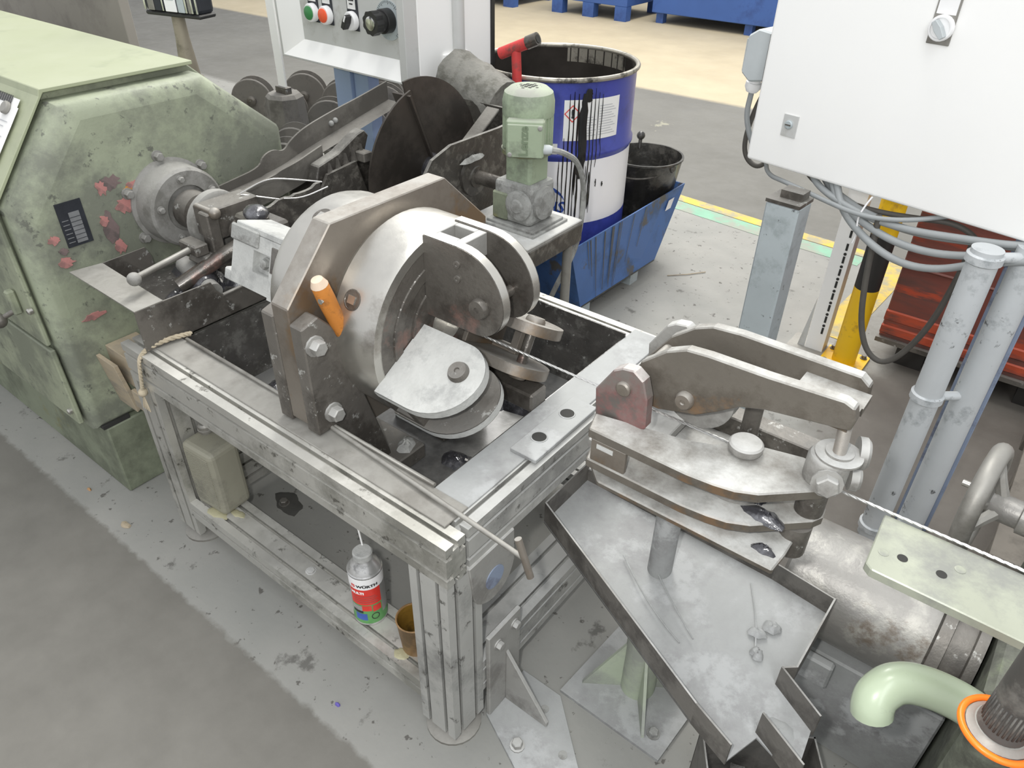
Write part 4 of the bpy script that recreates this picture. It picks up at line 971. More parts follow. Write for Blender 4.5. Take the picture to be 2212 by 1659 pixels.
# motor-like grey cylinder with flange under the plate
mo = thing('grey_motor', 'large worn grey cylindrical motor body lying under the guide plate', 'motor', (0.0, 1.08, 0.22))
mb = MB(); mb.lathe([(0.095, 0), (0.102, 0.006), (0.102, 0.245), (0.095, 0.25)], (-0.155, 1.085, 0.335), (1, 0, 0), 40); part('motor_body', mb, 'motor_grey', mo)
mb = MB(); mb.lathe([(0.118, 0), (0.118, 0.018), (0.10, 0.020), (0.10, 0.05), (0.118, 0.051), (0.118, 0.066)], (0.093, 1.085, 0.335), (1, 0, 0), 36); part('flange', mb, 'steel_dark', mo)
mb = MB(); mb.box(-0.12, 0.16, 1.0, 1.17, 0.0, 0.245); part('pedestal', mb, 'pan_grey', mo, 0.004)
mb = MB(); mb.box(0.165, 0.70, 0.90, 1.115, 0.0, 0.46); part('gear_case', mb, 'dark_machine', mo, 0.01)
mb = MB(); mb.box(-0.075, -0.02, 0.965, 0.985, 0.20, 0.26); part('terminal_lid', mb, 'pan_grey', mo, 0.004)

# hand wheel behind the plate
hw = thing('hand_wheel', 'polished steel spoked hand wheel on a horizontal spindle behind the plate', 'hand wheel', (0.10, 1.20, 0.47))
ax = Vector((1, -0.10, 0.05)).normalized(); c = Vector((0.070, 1.20, 0.553)); u = ax.orthogonal().normalized(); w = ax.cross(u)
mb = MB(); mb.tube([c + (u * math.cos(2 * PI * i / 48) + w * math.sin(2 * PI * i / 48)) * 0.086 for i in range(48)], 0.0155, 14, closed=True); part('rim', mb, 'sheet_steel', hw)
for i in range(3):
    a = 2 * PI * i / 3 + 0.5; d = u * math.cos(a) + w * math.sin(a)
    mb = MB(); mb.tube([c + ax * 0.03 + d * 0.012, c + ax * 0.015 + d * 0.045, c + d * 0.085], [0.011, 0.009, 0.007], 8); part('spoke', mb, 'sheet_steel', hw)
mb = MB(); mb.lathe([(0.020, 0.0), (0.024, 0.006), (0.024, 0.045), (0.030, 0.047), (0.030, 0.085), (0.042, 0.087), (0.042, 0.25)], c + ax * 0.015, ax, 24); part('spindle_hub', mb, 'motor_grey', hw)
mb = MB(); mb.cyl(c - ax * 0.012 + w * -0.03 + u * 0.02, c - ax * 0.036 + w * -0.03 + u * 0.02, 0.006, 10); part('grip_pin', mb, 'steel_bright', hw)
mb = MB(); mb.box(0.175, 0.42, 1.135, 1.27, 0.0, 0.50); part('bearing_pedestal', mb, 'dark_machine', hw, 0.006)

# green bent tube in front
pts = smoothpts([(0.044, 0.703, 0.540), (0.041, 0.705, 0.550), (0.040, 0.716, 0.562), (0.055, 0.742, 0.574), (0.095, 0.765, 0.567), (0.145, 0.785, 0.545), (0.22, 0.80, 0.50), (0.24, 0.80, 0.40)], 3)
gb = thing('bent_tube', 'thick bent pale green tube handle with chipped paint', 'tube', (0.24, 0.80, 0.0))
mb = MB(); mb.tube(pts, 0.0255, 20); part('tube', mb, 'green_pipe', gb)
mb = MB(); mb.cyl((0.24, 0.80, 0.0), (0.24, 0.80, 0.41), 0.03, 16); part('upright', mb, 'dark_machine', gb)

# black rod with an orange ring
br = thing('ringed_rod', 'black ribbed upright rod passing through an orange plastic ring', 'rod', (0.150, 0.672, 0.0))
d = Vector((0, 0, 1)); c = Vector((0.152, 0.672, 0.664))
mb = MB(); mb.lathe([(0.0245, -0.002), (0.0245, 0.008), (0.0215, 0.012), (0.0215, 0.050), (0.0225, 0.056), (0.023, 0.34)], c, d, 30); rod_ = part('rod', mb, 'rubber_black', br)
u = d.orthogonal().normalized(); w = d.cross(u)
mb = MB()
for i in range(30):
    a = 2 * PI * i / 30; e = u * math.cos(a) + w * math.sin(a)
    mb.cyl(c + d * 0.012 + e * 0.0215, c + d * 0.050 + e * 0.0215, 0.0012, 5)
part('grip_ribs', mb, 'rubber_black', rod_)
mb = MB(); mb.lathe([(0.0245, -0.01), (0.033, -0.008), (0.033, -0.002), (0.028, 0.001), (0.026, 0.004)], c, d, 30); part('collar', mb, 'sheet_steel', br)
mb = MB(); mb.tube([c - d * 0.003 + (u * math.cos(2 * PI * i / 48) + w * math.sin(2 * PI * i / 48)) * 0.0375 for i in range(48)], 0.0038, 12, closed=True); part('ring', mb, 'orange_ring', br, label='bright orange ring')
mb = MB(); mb.cyl((c.x, c.y, 0), c - d * 0.008, 0.026, 20); part('lower_rod', mb, 'dark_machine', br)
# ---------------------------------------------------------------- white switch cabinet on posts
ca = math.radians(-10.5); CABZ = 0.805
cu_ = Vector((math.cos(ca), math.sin(ca), 0)); cv_ = Vector((-math.sin(ca), math.cos(ca), 0))
cab0 = Vector((-0.672, 1.830, CABZ))
def CM(): 
    m = Matrix((cu_, cv_, Vector((0, 0, 1)))).transposed().to_4x4(); m.translation = cab0; return m
CB = CM()    # local: x along the front, y into depth, z up
cab = thing('switch_cabinet', 'big white sheet steel electrical cabinet with rotary switch', 'cabinet', tuple(cab0 + cu_ * 0.4 + cv_ * 0.1))
mb = MB(); mb.box(0.004, 0.80, 0.016, 0.23, 0.004, 0.78, CB); part('cabinet_body', mb, 'white_coat', cab, 0.004)
mb = MB(); mb.box(0.0, 0.804, -0.002, 0.015, 0.0, 0.784, CB); dr = part('cabinet_door', mb, 'white_coat', cab, 0.007, 3)
def cyl_c(p, d, prof_, n=24): 
    m = MB(); m.lathe(prof_, CB @ Vector(p), CB.to_3x3() @ Vector(d), n); return m
mb = MB(); mb.box(0.080, 0.118, -0.005, -0.002, 0.078, 0.128, CB); lk = part('lock_plate', mb, 'white_panel', dr, 0.0005)
part('lock', cyl_c((0.097, -0.005, 0.106), (0, -1, 0), [(0.010, 0), (0.010, 0.003), (0.008, 0.005), (0.0001, 0.005)]), 'galvanised', lk)
mb = MB(); mb.box(0.090, 0.104, -0.0112, -0.009, 0.1045, 0.1075, CB); part('lock_slot', mb, 'steel_dark', lk)
# rotary switch with its label carrier
sx, sz = 0.368, 0.352
mb = MB(); mb.box(sx - 0.022, sx + 0.022, -0.006, -0.002, sz - 0.03, sz + 0.062, CB); sw = part('label_carrier', mb, 'sheet_steel', dr, 0.001)
mb = MB(); mb.box(sx - 0.0185, sx + 0.0185, -0.0070, -0.006, sz + 0.024, sz + 0.058, CB); part('label_field', mb, 'white_plastic', sw)
part('switch_ring', cyl_c((sx, -0.006, sz), (0, -1, 0), [(0.024, 0), (0.024, 0.006), (0.022, 0.009), (0.019, 0.009), (0.018, 0.006), (0.0001, 0.006)]), 'white_plastic', sw)
Rk = CB @ Matrix.Translation((sx, -0.012, sz)) @ Matrix.Rotation(math.radians(-40), 4, 'Y')
mb = MB(); mb.prism([(-0.0045, -0.020), (0.0045, -0.020), (0.007, 0.0), (0.0045, 0.017), (-0.0045, 0.017), (-0.007, 0.0)], -0.016, 0.0, 'y', Rk); part('switch_knob', mb, 'grey_plastic', sw, 0.001)
# connector housings on the left flank with cable glands
for (y, z, h, m) in ((0.075, 0.17, 0.105, 'grey_plastic'), (0.075, 0.0, 0.10, 'grey_plastic')):
    mb = MB(); mb.box(-0.018, 0.004, y - 0.045, y + 0.045, z, z + h, CB); cb2 = part('socket_base', mb, m, cab, 0.004)
    if z > 0.1:
        mb = MB(); mb.prism([(-0.018, z + 0.004), (-0.018, z + h + 0.008), (-0.055, z + h + 0.012), (-0.082, z + h - 0.006), (-0.086, z + 0.015), (-0.060, z - 0.004)], y - 0.036, y + 0.036, 'y', CB); hd = part('connector_hood', mb, 'grey_plastic', cab, 0.004)
        for k in range(4):
            mb = MB(); mb.box(-0.088, -0.083, y - 0.028 + k * 0.016, y - 0.020 + k * 0.016, z + 0.02, z + h - 0.015, CB); part('rib', mb, 'grey_plastic', hd)
        mb = MB(); mb.box(-0.020, -0.014, y - 0.040, y + 0.040, z - 0.004, z + h + 0.006, CB); part('clip', mb, 'steel_dark', hd)
        part('cable_gland', cyl_c((-0.062, y, z + 0.002), (-0.15, 0, -1), [(0.016, 0), (0.016, 0.012), (0.020, 0.013), (0.020, 0.026), (0.014, 0.036), (0.010, 0.037)], 12), 'white_plastic', hd)
def cable(pts, r, m, label, cat='cable', group=None, local=True, n=10):
    q = [CB @ Vector(p) if local else Vector(p) for p in pts]
    mb = MB(); mb.tube(smoothpts(q, 3), r, n); part('cable', mb, m, None, label=label, cat=cat, group=group)
cable([(-0.066, 0.075, 0.135), (-0.070, 0.075, 0.08), (-0.048, 0.075, 0.03), (-0.02, 0.075, -0.005)], 0.007, 'grey_cable', 'grey cable from the connector gland down the cabinet flank')
cable([(-0.026, 0.09, 0.168), (-0.055, 0.09, 0.10), (-0.070, 0.09, 0.01), (-0.055, 0.09, -0.035), (-0.012, 0.09, -0.05), (0.0, 0.12, -0.02)], 0.0065, 'dark_cable', 'dark cable bending in a wide loop beside the cabinet flank')
# bundle of cables slung under the cabinet
cable([(0.02, 0.06, -0.01), (0.05, 0.03, -0.035), (0.12, 0.0, -0.028), (0.22, -0.02, -0.032), (0.33, -0.03, -0.040), (0.42, -0.01, -0.028), (0.50, 0.03, 0.0)], 0.0055, 'grey_cable', 'thinnest grey cable of the bundle slung under the cabinet')
for k, (dz, y, m, r, a, e, lb) in enumerate(((-0.045, -0.01, 'grey_cable', 0.008, 0.20, 0.62, 'grey cable lying highest in the bundle under the cabinet'),
        (-0.052, 0.01, 'grey_cable', 0.009, 0.22, 0.66, 'grey cable in the middle of the bundle under the cabinet'),
        (-0.075, -0.02, 'grey_cable', 0.0085, 0.26, 0.70, 'thick grey cable sagging below the bundle under the cabinet'),
        (-0.110, -0.03, 'grey_cable', 0.0085, 0.28, 0.69, 'grey cable hanging lowest in a deep curve under the cabinet'),
        (-0.038, 0.02, 'dark_cable', 0.006, 0.16, 0.50, 'dark thin cable strapped into the bundle under the cabinet'))):
    s_ = (e - a)
    cable([(a - 0.05, y + 0.05, 0.01), (a, y + 0.02, dz * 0.5), (a + s_ * 0.3, y, dz), (a + s_ * 0.55, y, dz), (a + s_ * 0.8, y, dz * 0.35 - 0.012), (e + 0.02, y + 0.01, -0.012), (e + 0.08, y + 0.03, -0.06 if k > 1 else 0.01)], r, m, lb)
cable([(-0.316, 1.75, 0.774), (-0.310, 1.75, 0.712), (-0.303, 1.75, 0.623), (-0.283, 1.75, 0.505), (-0.245, 1.75, 0.430), (-0.193, 1.75, 0.422), (-0.142, 1.75, 0.534), (-0.122, 1.75, 0.682), (-0.121, 1.75, 0.774)], 0.007, 'dark_cable', 'brown grey cable hanging in a deep loop before the bollard', local=False)
cable([(0.335, -0.005, 0.001), (0.328, -0.012, -0.020), (0.322, -0.020, -0.050), (0.330, -0.018, -0.085), (0.326, -0.018, -0.110)], 0.0022, 'white_plastic', 'white cable tie tail hanging from the cable bundle', 'cable tie')
# pipe frame under the cabinet
pf = thing('pipe_frame', 'light grey pipe leg with pressed fittings carrying the cabinet', 'pipe', (-0.085, 1.645, 0))
mb = MB(); mb.cyl((-0.085, 1.645, 0.0), (-0.085, 1.645, 0.80), 0.030, 22); part('pipe', mb, 'grey_pipe_paint', pf)
for z in (0.0, 0.43, 0.80 - 0.03):
    mb = MB(); mb.lathe([(0.031, 0), (0.035, 0.003), (0.035, 0.018), (0.031, 0.021)], (-0.085, 1.645, z + 0.02 if z < 0.1 else z), (0, 0, 1), 22); part('pipe_collar', mb, 'grey_pipe_paint', pf)
    mb = MB(); mb.cyl((-0.085, 1.645, (z + 0.03) if z < 0.1 else z + 0.01), (0.0, 1.715, (z + 0.03) if z < 0.1 else z + 0.01), 0.011, 10); part('cross_pipe', mb, 'grey_pipe_paint', pf)
p2 = thing('cabinet_upright', 'light grey tubular upright on a blue edged channel beside the pipe leg', 'post', (-0.005, 1.72, 0))
mb = MB(); mb.cyl((-0.012, 1.712, 0.0), (-0.012, 1.712, 0.80), 0.031, 22); part('pipe', mb, 'grey_pipe_paint', p2)
mb = MB(); mb.box(-0.05, 0.028, 1.738, 1.752, 0.0, 0.80); part('channel', mb, 'blue_grey_metal', p2, 0.002)
# square galvanised post on the left of the cabinet
sp = thing('square_post', 'grey square steel tube post under the cabinet corner', 'post', (-0.50, 1.70, 0))
M = Matrix.Translation((-0.497, 1.685, 0)) @ Matrix.Rotation(math.radians(-4), 4, 'Z')
mb = MB(); mb.box(-0.042, 0.038, -0.036, 0.036, 0, 0.780, M); part('tube', mb, 'galvanised', sp, 0.004)
mb = MB(); mb.box(-0.043, 0.039, -0.037, 0.037, 0.780, 0.788, M); part('cap_plate', mb, 'steel_dark', sp)
mb = MB(); mb.box(-0.022, 0.03, -0.01, 0.03, 0.788, 0.806, M); part('mounting_lug', mb, 'steel_dark', sp)
# slotted white upright
su = thing('slotted_upright', 'white perforated angle upright beside the yellow bollard', 'upright', (-0.52, 2.42, 0))
mb = MB(); mb.box(-0.542, -0.482, 2.417, 2.420, 0.0, 0.60); sf = part('front_flange', mb, 'white_coat', su)
mb = MB(); mb.box(-0.485, -0.482, 2.420, 2.475, 0.0, 0.60); part('side_flange', mb, 'white_panel', su)
for i in range(11):
    z = 0.075 + i * 0.045
    mb = MB(); mb.box(-0.503, -0.496, 2.4155, 2.417, z, z + 0.024); part('slot', mb, 'slot_dark', sf)
    if i < 7:
        mb = MB(); mb.lathe([(0.005, 0), (0.005, 0.0015)], (-0.4995, 2.417, z + 0.0325), (0, -1, 0), 10); part('hole', mb, 'slot_dark', sf)
mb = MB(); mb.prism([(-0.57, 0.0), (-0.545, 0.0), (-0.545, 0.20)], 2.418, 2.421, 'y'); part('brace', mb, 'white_panel', su)
mb = MB(); mb.box(-0.60, -0.46, 2.39, 2.50, 0.0, 0.006); part('foot_plate', mb, 'sheet_steel', su)
# yellow and black bollard
bo = thing('bollard', 'yellow and black striped crash bollard with square foot plate', 'bollard', (-0.405, 2.41, 0))
bc = (-0.405, 2.415)
for z0, z1, m in ((0.006, 0.29, 'yellow_paint'), (0.29, 0.475, 'black_paint'), (0.475, 0.66, 'yellow_paint'), (0.66, 0.84, 'black_paint'), (0.84, 1.0, 'yellow_paint')):
    mb = MB(); mb.lathe([(0.0385, 0), (0.0385, z1 - z0)] + ([(0.03, z1 - z0 + 0.01), (0.0001, z1 - z0 + 0.012)] if z1 == 1.0 else []), (*bc, z0), (0, 0, 1), 28); part('band', mb, m, bo)
mb = MB(); mb.prism([(bc[0] + 0.07 * a, bc[1] + 0.07 * b) for a, b in ((-1, -1), (1, -1), (1, 1), (-1, 1))], 0.0, 0.008); part('foot_plate', mb, 'yellow_paint', bo)
for a, b in ((1, -1), (1, 1), (-1, 1), (-1, -1)):
    mb = MB(); mb.hexbolt((bc[0] + 0.052 * a, bc[1] + 0.052 * b, 0.008), (0, 0, 1), 0.009, 0.01); part('bolt', mb, 'steel_dark', bo)
# red container on a pallet
rc = thing('red_container', 'worn dark red sheet steel container with pressed ribs', 'container', (0.15, 2.83, 0.09))
mb = MB(); mb.box(-0.335, 0.66, 2.485, 3.15, 0.095, 0.56); part('container_body', mb, 'red_worn', rc, 0.004)
for z0, z1, m in ((0.165, 0.205, 'red_band'), (0.115, 0.150, 'red_band'), (0.36, 0.372, 'red_worn')):
    mb = MB(); mb.prism([(2.486, z0), (2.480, z0 + 0.005), (2.480, z1 - 0.005), (2.486, z1)], -0.336, 0.661, 'x'); part('rib', mb, m, rc)
mb = MB(); mb.box(-0.34, 0.665, 2.468, 2.486, 0.088, 0.104); part('bottom_rail', mb, 'steel_dark', rc)
for x in (-0.27, 0.10, 0.45):
    for y in (2.52, 3.0):
        mb = MB(); mb.box(x, x + 0.09, y, y + 0.1, 0.0, 0.088); part('skid', mb, 'black_paint', rc)
# pallet boards lying beside the grey pipe frame
pa = thing('floor_pallet', 'weathered grey brown wooden pallet on the floor behind the hand wheel', 'pallet', (0.45, 2.0, 0))
for i in range(5):
    x = 0.16 + i * 0.155
    mb = MB(); mb.box(x, x + 0.11, 1.62, 2.36, 0.095, 0.115); part('board', mb, 'pallet_brown', pa, 0.001)
for y in (1.62, 1.94, 2.27):
    mb = MB(); mb.box(0.16, 0.90, y, y + 0.09, 0.0, 0.095); part('bearer', mb, 'pallet_brown', pa, 0.001)
# ---------------------------------------------------------------- blue sump tray with drum and bucket
ty = thing('sump_tray', 'tapered blue steel sump tray on feet holding drum and bucket', 'tray', (-1.57, 2.33, 0))
bot = [(-1.90, 2.05, 0.07), (-1.255, 2.04, 0.07), (-1.235, 2.55, 0.075), (-1.90, 2.56, 0.07)]
top = [(-1.98, 1.95, 0.335), (-1.250, 1.945, 0.335), (-1.250, 2.77, 0.335), (-1.98, 2.77, 0.335)]
cx = Vector((-1.6, 2.35, 0))
def shrink(p, k=0.985): p = Vector(p); c = Vector((cx.x, cx.y, p.z)); return c + (p - c) * k
for i in range(4):
    j = (i + 1) % 4
    a, b, c_, d_ = bot[i], bot[j], top[j], top[i]
    mb = MB(); mb.add([a, b, c_, d_, shrink(a), shrink(b), shrink(c_), shrink(d_)], [(0, 1, 2, 3), (7, 6, 5, 4), (3, 2, 6, 7), (0, 4, 5, 1), (0, 3, 7, 4), (1, 5, 6, 2)]); part('tray_wall', mb, 'blue_paint', ty)
mb = MB(); mb.add(bot + [(x, y, z + 0.006) for x, y, z in bot], [(3, 2, 1, 0), (4, 5, 6, 7), (0, 1, 5, 4), (1, 2, 6, 5), (2, 3, 7, 6), (3, 0, 4, 7)]); part('tray_floor', mb, 'bucket_black', ty)
for (x, y) in ((-1.30, 2.46), (-1.30, 2.10), (-1.86, 2.46), (-1.86, 2.10)):
    mb = MB(); mb.box(x - 0.03, x + 0.03, y - 0.03, y + 0.03, 0, 0.072); part('foot', mb, 'galvanised', ty)
tw0, tw1 = Vector(bot[1]), Vector(bot[2]); tt0, tt1 = Vector(top[1]), Vector(top[2])
def on_tray(u_, v_): return (tw0.lerp(tw1, u_)).lerp(tt0.lerp(tt1, u_), v_) + Vector((0.0025, 0, 0))
mb = MB(); mb.add([on_tray(0.86, 0.74), on_tray(0.92, 0.74), on_tray(0.92, 0.88), on_tray(0.86, 0.88)], [(0, 1, 2, 3)]); part('sticker', mb, 'paper', ty)
rnd = random.Random(21)
for i in range(11):
    u0 = rnd.uniform(0.05, 0.62); v0 = rnd.uniform(0.0, 0.6); w_ = rnd.uniform(0.0015, 0.005)
    mb = MB(); mb.add([on_tray(u0 - w_, 0.99), on_tray(u0 + w_, 0.99), on_tray(u0 + w_ * 0.5, v0), on_tray(u0 - w_ * 0.5, v0)], [(0, 1, 2, 3)]); part('oil_run', mb, 'drip_black', ty)

for i in range(9):
    x = -1.86 + i * 0.068
    mb = MB(); mb.box(x, x + 0.03, 2.045, 2.545, 0.222, 0.235); part('grating_bar', mb, 'bucket_black', ty)
for y in (2.06, 2.52):
    mb = MB(); mb.box(-1.87, -1.28, y, y + 0.02, 0.076, 0.222); part('grating_rail', mb, 'bucket_black', ty)
DC = (-1.565, 2.28); DZ = 0.236; DR = 0.272; DH = 0.600
dm = thing('oil_drum', 'open blue and white steel drum streaked with black oil', 'drum', (*DC, DZ))
def ring_part(z0, z1, m, hoop=None):
    pr = [(DR, z0), (DR, z1)] if not hoop else [(DR, z0), (DR, hoop - 0.014), (DR + 0.007, hoop - 0.005), (DR + 0.007, hoop + 0.005), (DR, hoop + 0.014), (DR, z1)]
    mb = MB(); mb.lathe(pr, (*DC, DZ), (0, 0, 1), 56, caps=False); return part('drum_shell', mb, m, dm)
ring_part(0.0, 0.112, 'drum_blue'); s_w = ring_part(0.112, 0.338, 'drum_white'); s_b = ring_part(0.338, DH, 'drum_blue', 0.357)
def zz(z): return 0.338 + (z - 0.385) * 0.704 if z > 0.385 else 0.112 + (z - 0.065) * 0.706
mb = MB(); mb.tube([(DC[0] + (DR + 0.002) * math.cos(2 * PI * i / 56), DC[1] + (DR + 0.002) * math.sin(2 * PI * i / 56), DZ + DH) for i in range(56)], 0.0085, 10, closed=True); part('drum_rim', mb, 'drum_rim', dm)
mb = MB(); mb.lathe([(DR - 0.003, DH), (DR - 0.003, 0.40), (0.0001, 0.40)], (*DC, DZ), (0, 0, 1), 48, caps=False); part('drum_inside', mb, 'drum_inside', dm)
mb = MB(); mb.lathe([(DR - 0.001, 0.0), (0.0001, 0.0)], (*DC, DZ), (0, 0, 1), 48, caps=False); part('drum_bottom', mb, 'drum_blue', dm)
fa = math.atan2(0 - DC[1], 0 - DC[0])   # side of the drum that faces the aisle
mb = MB(); mb.lathe([(DR - 0.0035, DH - 0.005), (DR - 0.0035, DH - 0.055)], (*DC, DZ), (0, 0, 1), 20, caps=False, a0=fa + PI - 1.9, a1=fa + PI - 0.9); part('bare_band', mb, 'drum_rim', dm)
def dpatch(a0, a1, z0, z1, m, par, dr=0.0012, nm='label_field'): return part(nm, cyl_patch(DC, DR + dr, fa + math.radians(a0), fa + math.radians(a1), DZ + zz(z0), DZ + zz(z1)), m, par)
lb = dpatch(5, 49, 0.485, 0.672, 'paper', s_b, 0.0012, 'drum_label')
dpatch(-22, -6, 0.485, 0.650, 'paper', s_b, 0.0012, 'drum_label')
for i in range(12): dpatch(31, 46 - (i % 3) * 2, 0.505 + i * 0.012, 0.5075 + i * 0.012, 'print_grey', lb, 0.002, 'print_line')
for i in range(8): dpatch(19, 29 - (i % 2) * 3, 0.505 + i * 0.012, 0.5075 + i * 0.012, 'print_grey', lb, 0.002, 'print_line')
mb = MB()
for i in range(12): mb.add(cyl_patch(DC, DR + 0.002, fa + math.radians(-14 + 0.4), fa + math.radians(-9), DZ + 0.43 + i * 0.007, DZ + 0.43 + i * 0.007 + (0.0025 if i % 3 else 0.0045), 4).v, [(2 * k, 2 * k + 2, 2 * k + 3, 2 * k + 1) for k in range(4)])
part('barcode', mb, 'print_black', lb)
# hazard diamond with exclamation mark
q = 0.028; q2 = 0.0235
mb = MB(); mb.add(on_cyl([(0, q, 0), (-q, 0, 0), (0, -q, 0), (q, 0, 0), (0, q2, 0), (-q2, 0, 0), (0, -q2, 0), (q2, 0, 0)], DC, DR + 0.0024, fa + math.radians(11), DZ + 0.497), [(0, 1, 5, 4), (1, 2, 6, 5), (2, 3, 7, 6), (3, 0, 4, 7)])
hz = part('hazard_diamond', mb, 'print_red', lb)
vs, fs = text_mesh('!', 0.036, 0.002); mb = MB(); mb.add(on_cyl([(p.x, p.y, 0) for p in vs], DC, DR + 0.0026, fa + math.radians(11), DZ + 0.495), fs); part('lettering', mb, 'print_black', hz)
dpatch(-6.5, 1.5, 0.425, 0.475, 'paper', s_b, 0.0075, 'batch_sticker')
for i in range(4): dpatch(-5.5, -1 - i % 2, 0.435 + i * 0.010, 0.4385 + i * 0.010, 'print_black', s_b, 0.0084, 'print_line')
vs, fs = text_mesh('FUCHS', 0.056, 0.0015); mb = MB(); mb.add(on_cyl([(p.x + p.y * 0.18, p.y, 0) for p in vs], DC, DR + 0.0015, fa + math.radians(-9), DZ + 0.175), fs); part('lettering', mb, 'print_navy', s_w)
vs = []; nn = 16
for i in range(nn + 1):
    a = PI * (0.06 + 0.62 * i / nn); w_ = 0.012 * math.sin(PI * i / nn) + 0.001
    vs += [(0.095 * math.cos(a) - 0.02, 0.07 * math.sin(a) - 0.01, 0), ((0.095 - w_) * math.cos(a) - 0.02, (0.07 - w_) * math.sin(a) - 0.01, 0)]
mb = MB(); mb.add(on_cyl(vs, DC, DR + 0.0015, fa + math.radians(-7), DZ + 0.200), [(2 * i, 2 * i + 2, 2 * i + 3, 2 * i + 1) for i in range(nn)]); part('logo_arc', mb, 'print_navy', s_w)
# oil runs down the shell
rnd = random.Random(11)
runs = [(12, 0.70, 0.40, 0.010), (11, 0.64, 0.30, 0.014), (13.5, 0.66, 0.36, 0.008), (15, 0.72, 0.66, 0.014), (-1, 0.50, 0.05, 0.0022), (2, 0.70, 0.10, 0.0022), (5, 0.71, 0.04, 0.0025), (8, 0.70, 0.22, 0.003), (10, 0.42, 0.08, 0.004), (14, 0.40, 0.05, 0.0028), (17, 0.71, 0.03, 0.0022), (20, 0.72, 0.12, 0.002), (23, 0.70, 0.35, 0.0018), (26, 0.69, 0.40, 0.0018), (19, 0.33, 0.14, 0.0035), (25, 0.29, 0.25, 0.003), (31, 0.27, 0.245, 0.004), (-4, 0.40, 0.03, 0.002), (7, 0.38, 0.02, 0.002), (16, 0.36, 0.06, 0.002)]
for (a, z1, z0, w_) in [(a + 7, zz(p), zz(q), w) for a, p, q, w in runs]:
    zs = [z0 + (z1 - z0) * i / 8 for i in range(9)]; vs = []
    for i, z in enumerate(zs):
        ww = w_ * (0.6 + 0.5 * rnd.random()) if 0 < i < 8 else w_ * 0.35; off = 0.0009 * rnd.uniform(-1, 1)
        vs += on_cyl([(-ww + off, 0, 0), (0 + off, 0, 0), (ww + off, 0, 0)], DC, DR + 0.003, fa + math.radians(a), DZ + z)
        vs[-2] = tuple(on_cyl([(off, 0, 0)], DC, DR + (0.0095 if abs(z - 0.357) < 0.03 else 0.0045), fa + math.radians(a), DZ + z)[0])
        if abs(z - 0.357) < 0.03:
            for k in (-3, -1): vs[k] = tuple(on_cyl([((-ww if k == -3 else ww) + off, 0, 0)], DC, DR + 0.0085, fa + math.radians(a), DZ + z)[0])
    mb = MB(); mb.add(vs, [f for i in range(8) for f in ((3 * i, 3 * i + 1, 3 * i + 4, 3 * i + 3), (3 * i + 1, 3 * i + 2, 3 * i + 5, 3 * i + 4))], smooth=True); part('oil_run', mb, 'drip_black', s_w)
# bucket
bk_ = thing('bucket', 'black tar smeared bucket with wire handle standing beside the drum', 'bucket', (-1.385, 2.655, 0.08))
BC = (-1.395, 2.677)
mb = MB(); mb.lathe([(0.090, 0.08), (0.147, 0.435), (0.152, 0.440), (0.152, 0.447), (0.144, 0.447), (0.132, 0.36), (0.0001, 0.33)], (*BC, 0), (0, 0, 1), 36); part('bucket_shell', mb, 'bucket_black', bk_)
mb = MB(); mb.tube(smoothpts([(BC[0] - 0.138, BC[1] - 0.03, 0.425), (BC[0] - 0.11, BC[1] - 0.10, 0.395), (BC[0] + 0.0, BC[1] - 0.15, 0.385), (BC[0] + 0.10, BC[1] - 0.11, 0.40), (BC[0] + 0.138, BC[1] - 0.02, 0.425)], 3), 0.004, 8); part('handle', mb, 'steel_dark', bk_)
for sgn in (-1, 1):
    mb = MB(); mb.lathe([(0.016, 0), (0.016, 0.012), (0.010, 0.018)], (BC[0] + sgn * 0.130, BC[1] + 0.03 * -1, 0.425), (sgn, 0, 0.2), 12); part('handle_lug', mb, 'bucket_black', bk_)
mb = MB(); mb.tube([(BC[0] - 0.09, BC[1] + 0.11, 0.425), (BC[0] - 0.095, BC[1] + 0.12, 0.47)], 0.008, 8); mb.sphere((BC[0] - 0.095, BC[1] + 0.12, 0.475), 0.018, 6); part('bung', mb, 'bucket_black', bk_)
# red T-handle standing in the drum mouth
th = thing('drum_stirrer', 'red painted tubular T handle rising in front of the drum mouth', 'handle', (-1.53, 2.05, 0.60))
mb = MB(); mb.cyl((-1.500, 1.985, 0.50), (-1.528, 1.985, 0.925), 0.0155, 14); part('stem', mb, 'red_paint', th)
mb = MB(); mb.cyl((-1.582, 1.975, 0.905), (-1.475, 1.995, 0.952), 0.018, 14); cb3 = part('cross_tube', mb, 'red_paint', th)
mb = MB(); mb.cyl((-1.490, 1.993, 0.9455), (-1.455, 1.999, 0.961), 0.020, 14); part('bare_end', mb, 'steel_oily', cb3)
mb = MB(); mb.cyl((-1.455, 1.999, 0.961), (-1.4535, 1.9993, 0.9617), 0.013, 14); part('bore', mb, 'slot_dark', cb3)
mb = MB(); mb.box(-1.54, -1.46, 1.95, 2.02, 0.10, 0.50) if False else mb.cyl((-1.500, 1.985, 0.10), (-1.500, 1.985, 0.50), 0.010, 10); part('spindle', mb, 'steel_dark', th)

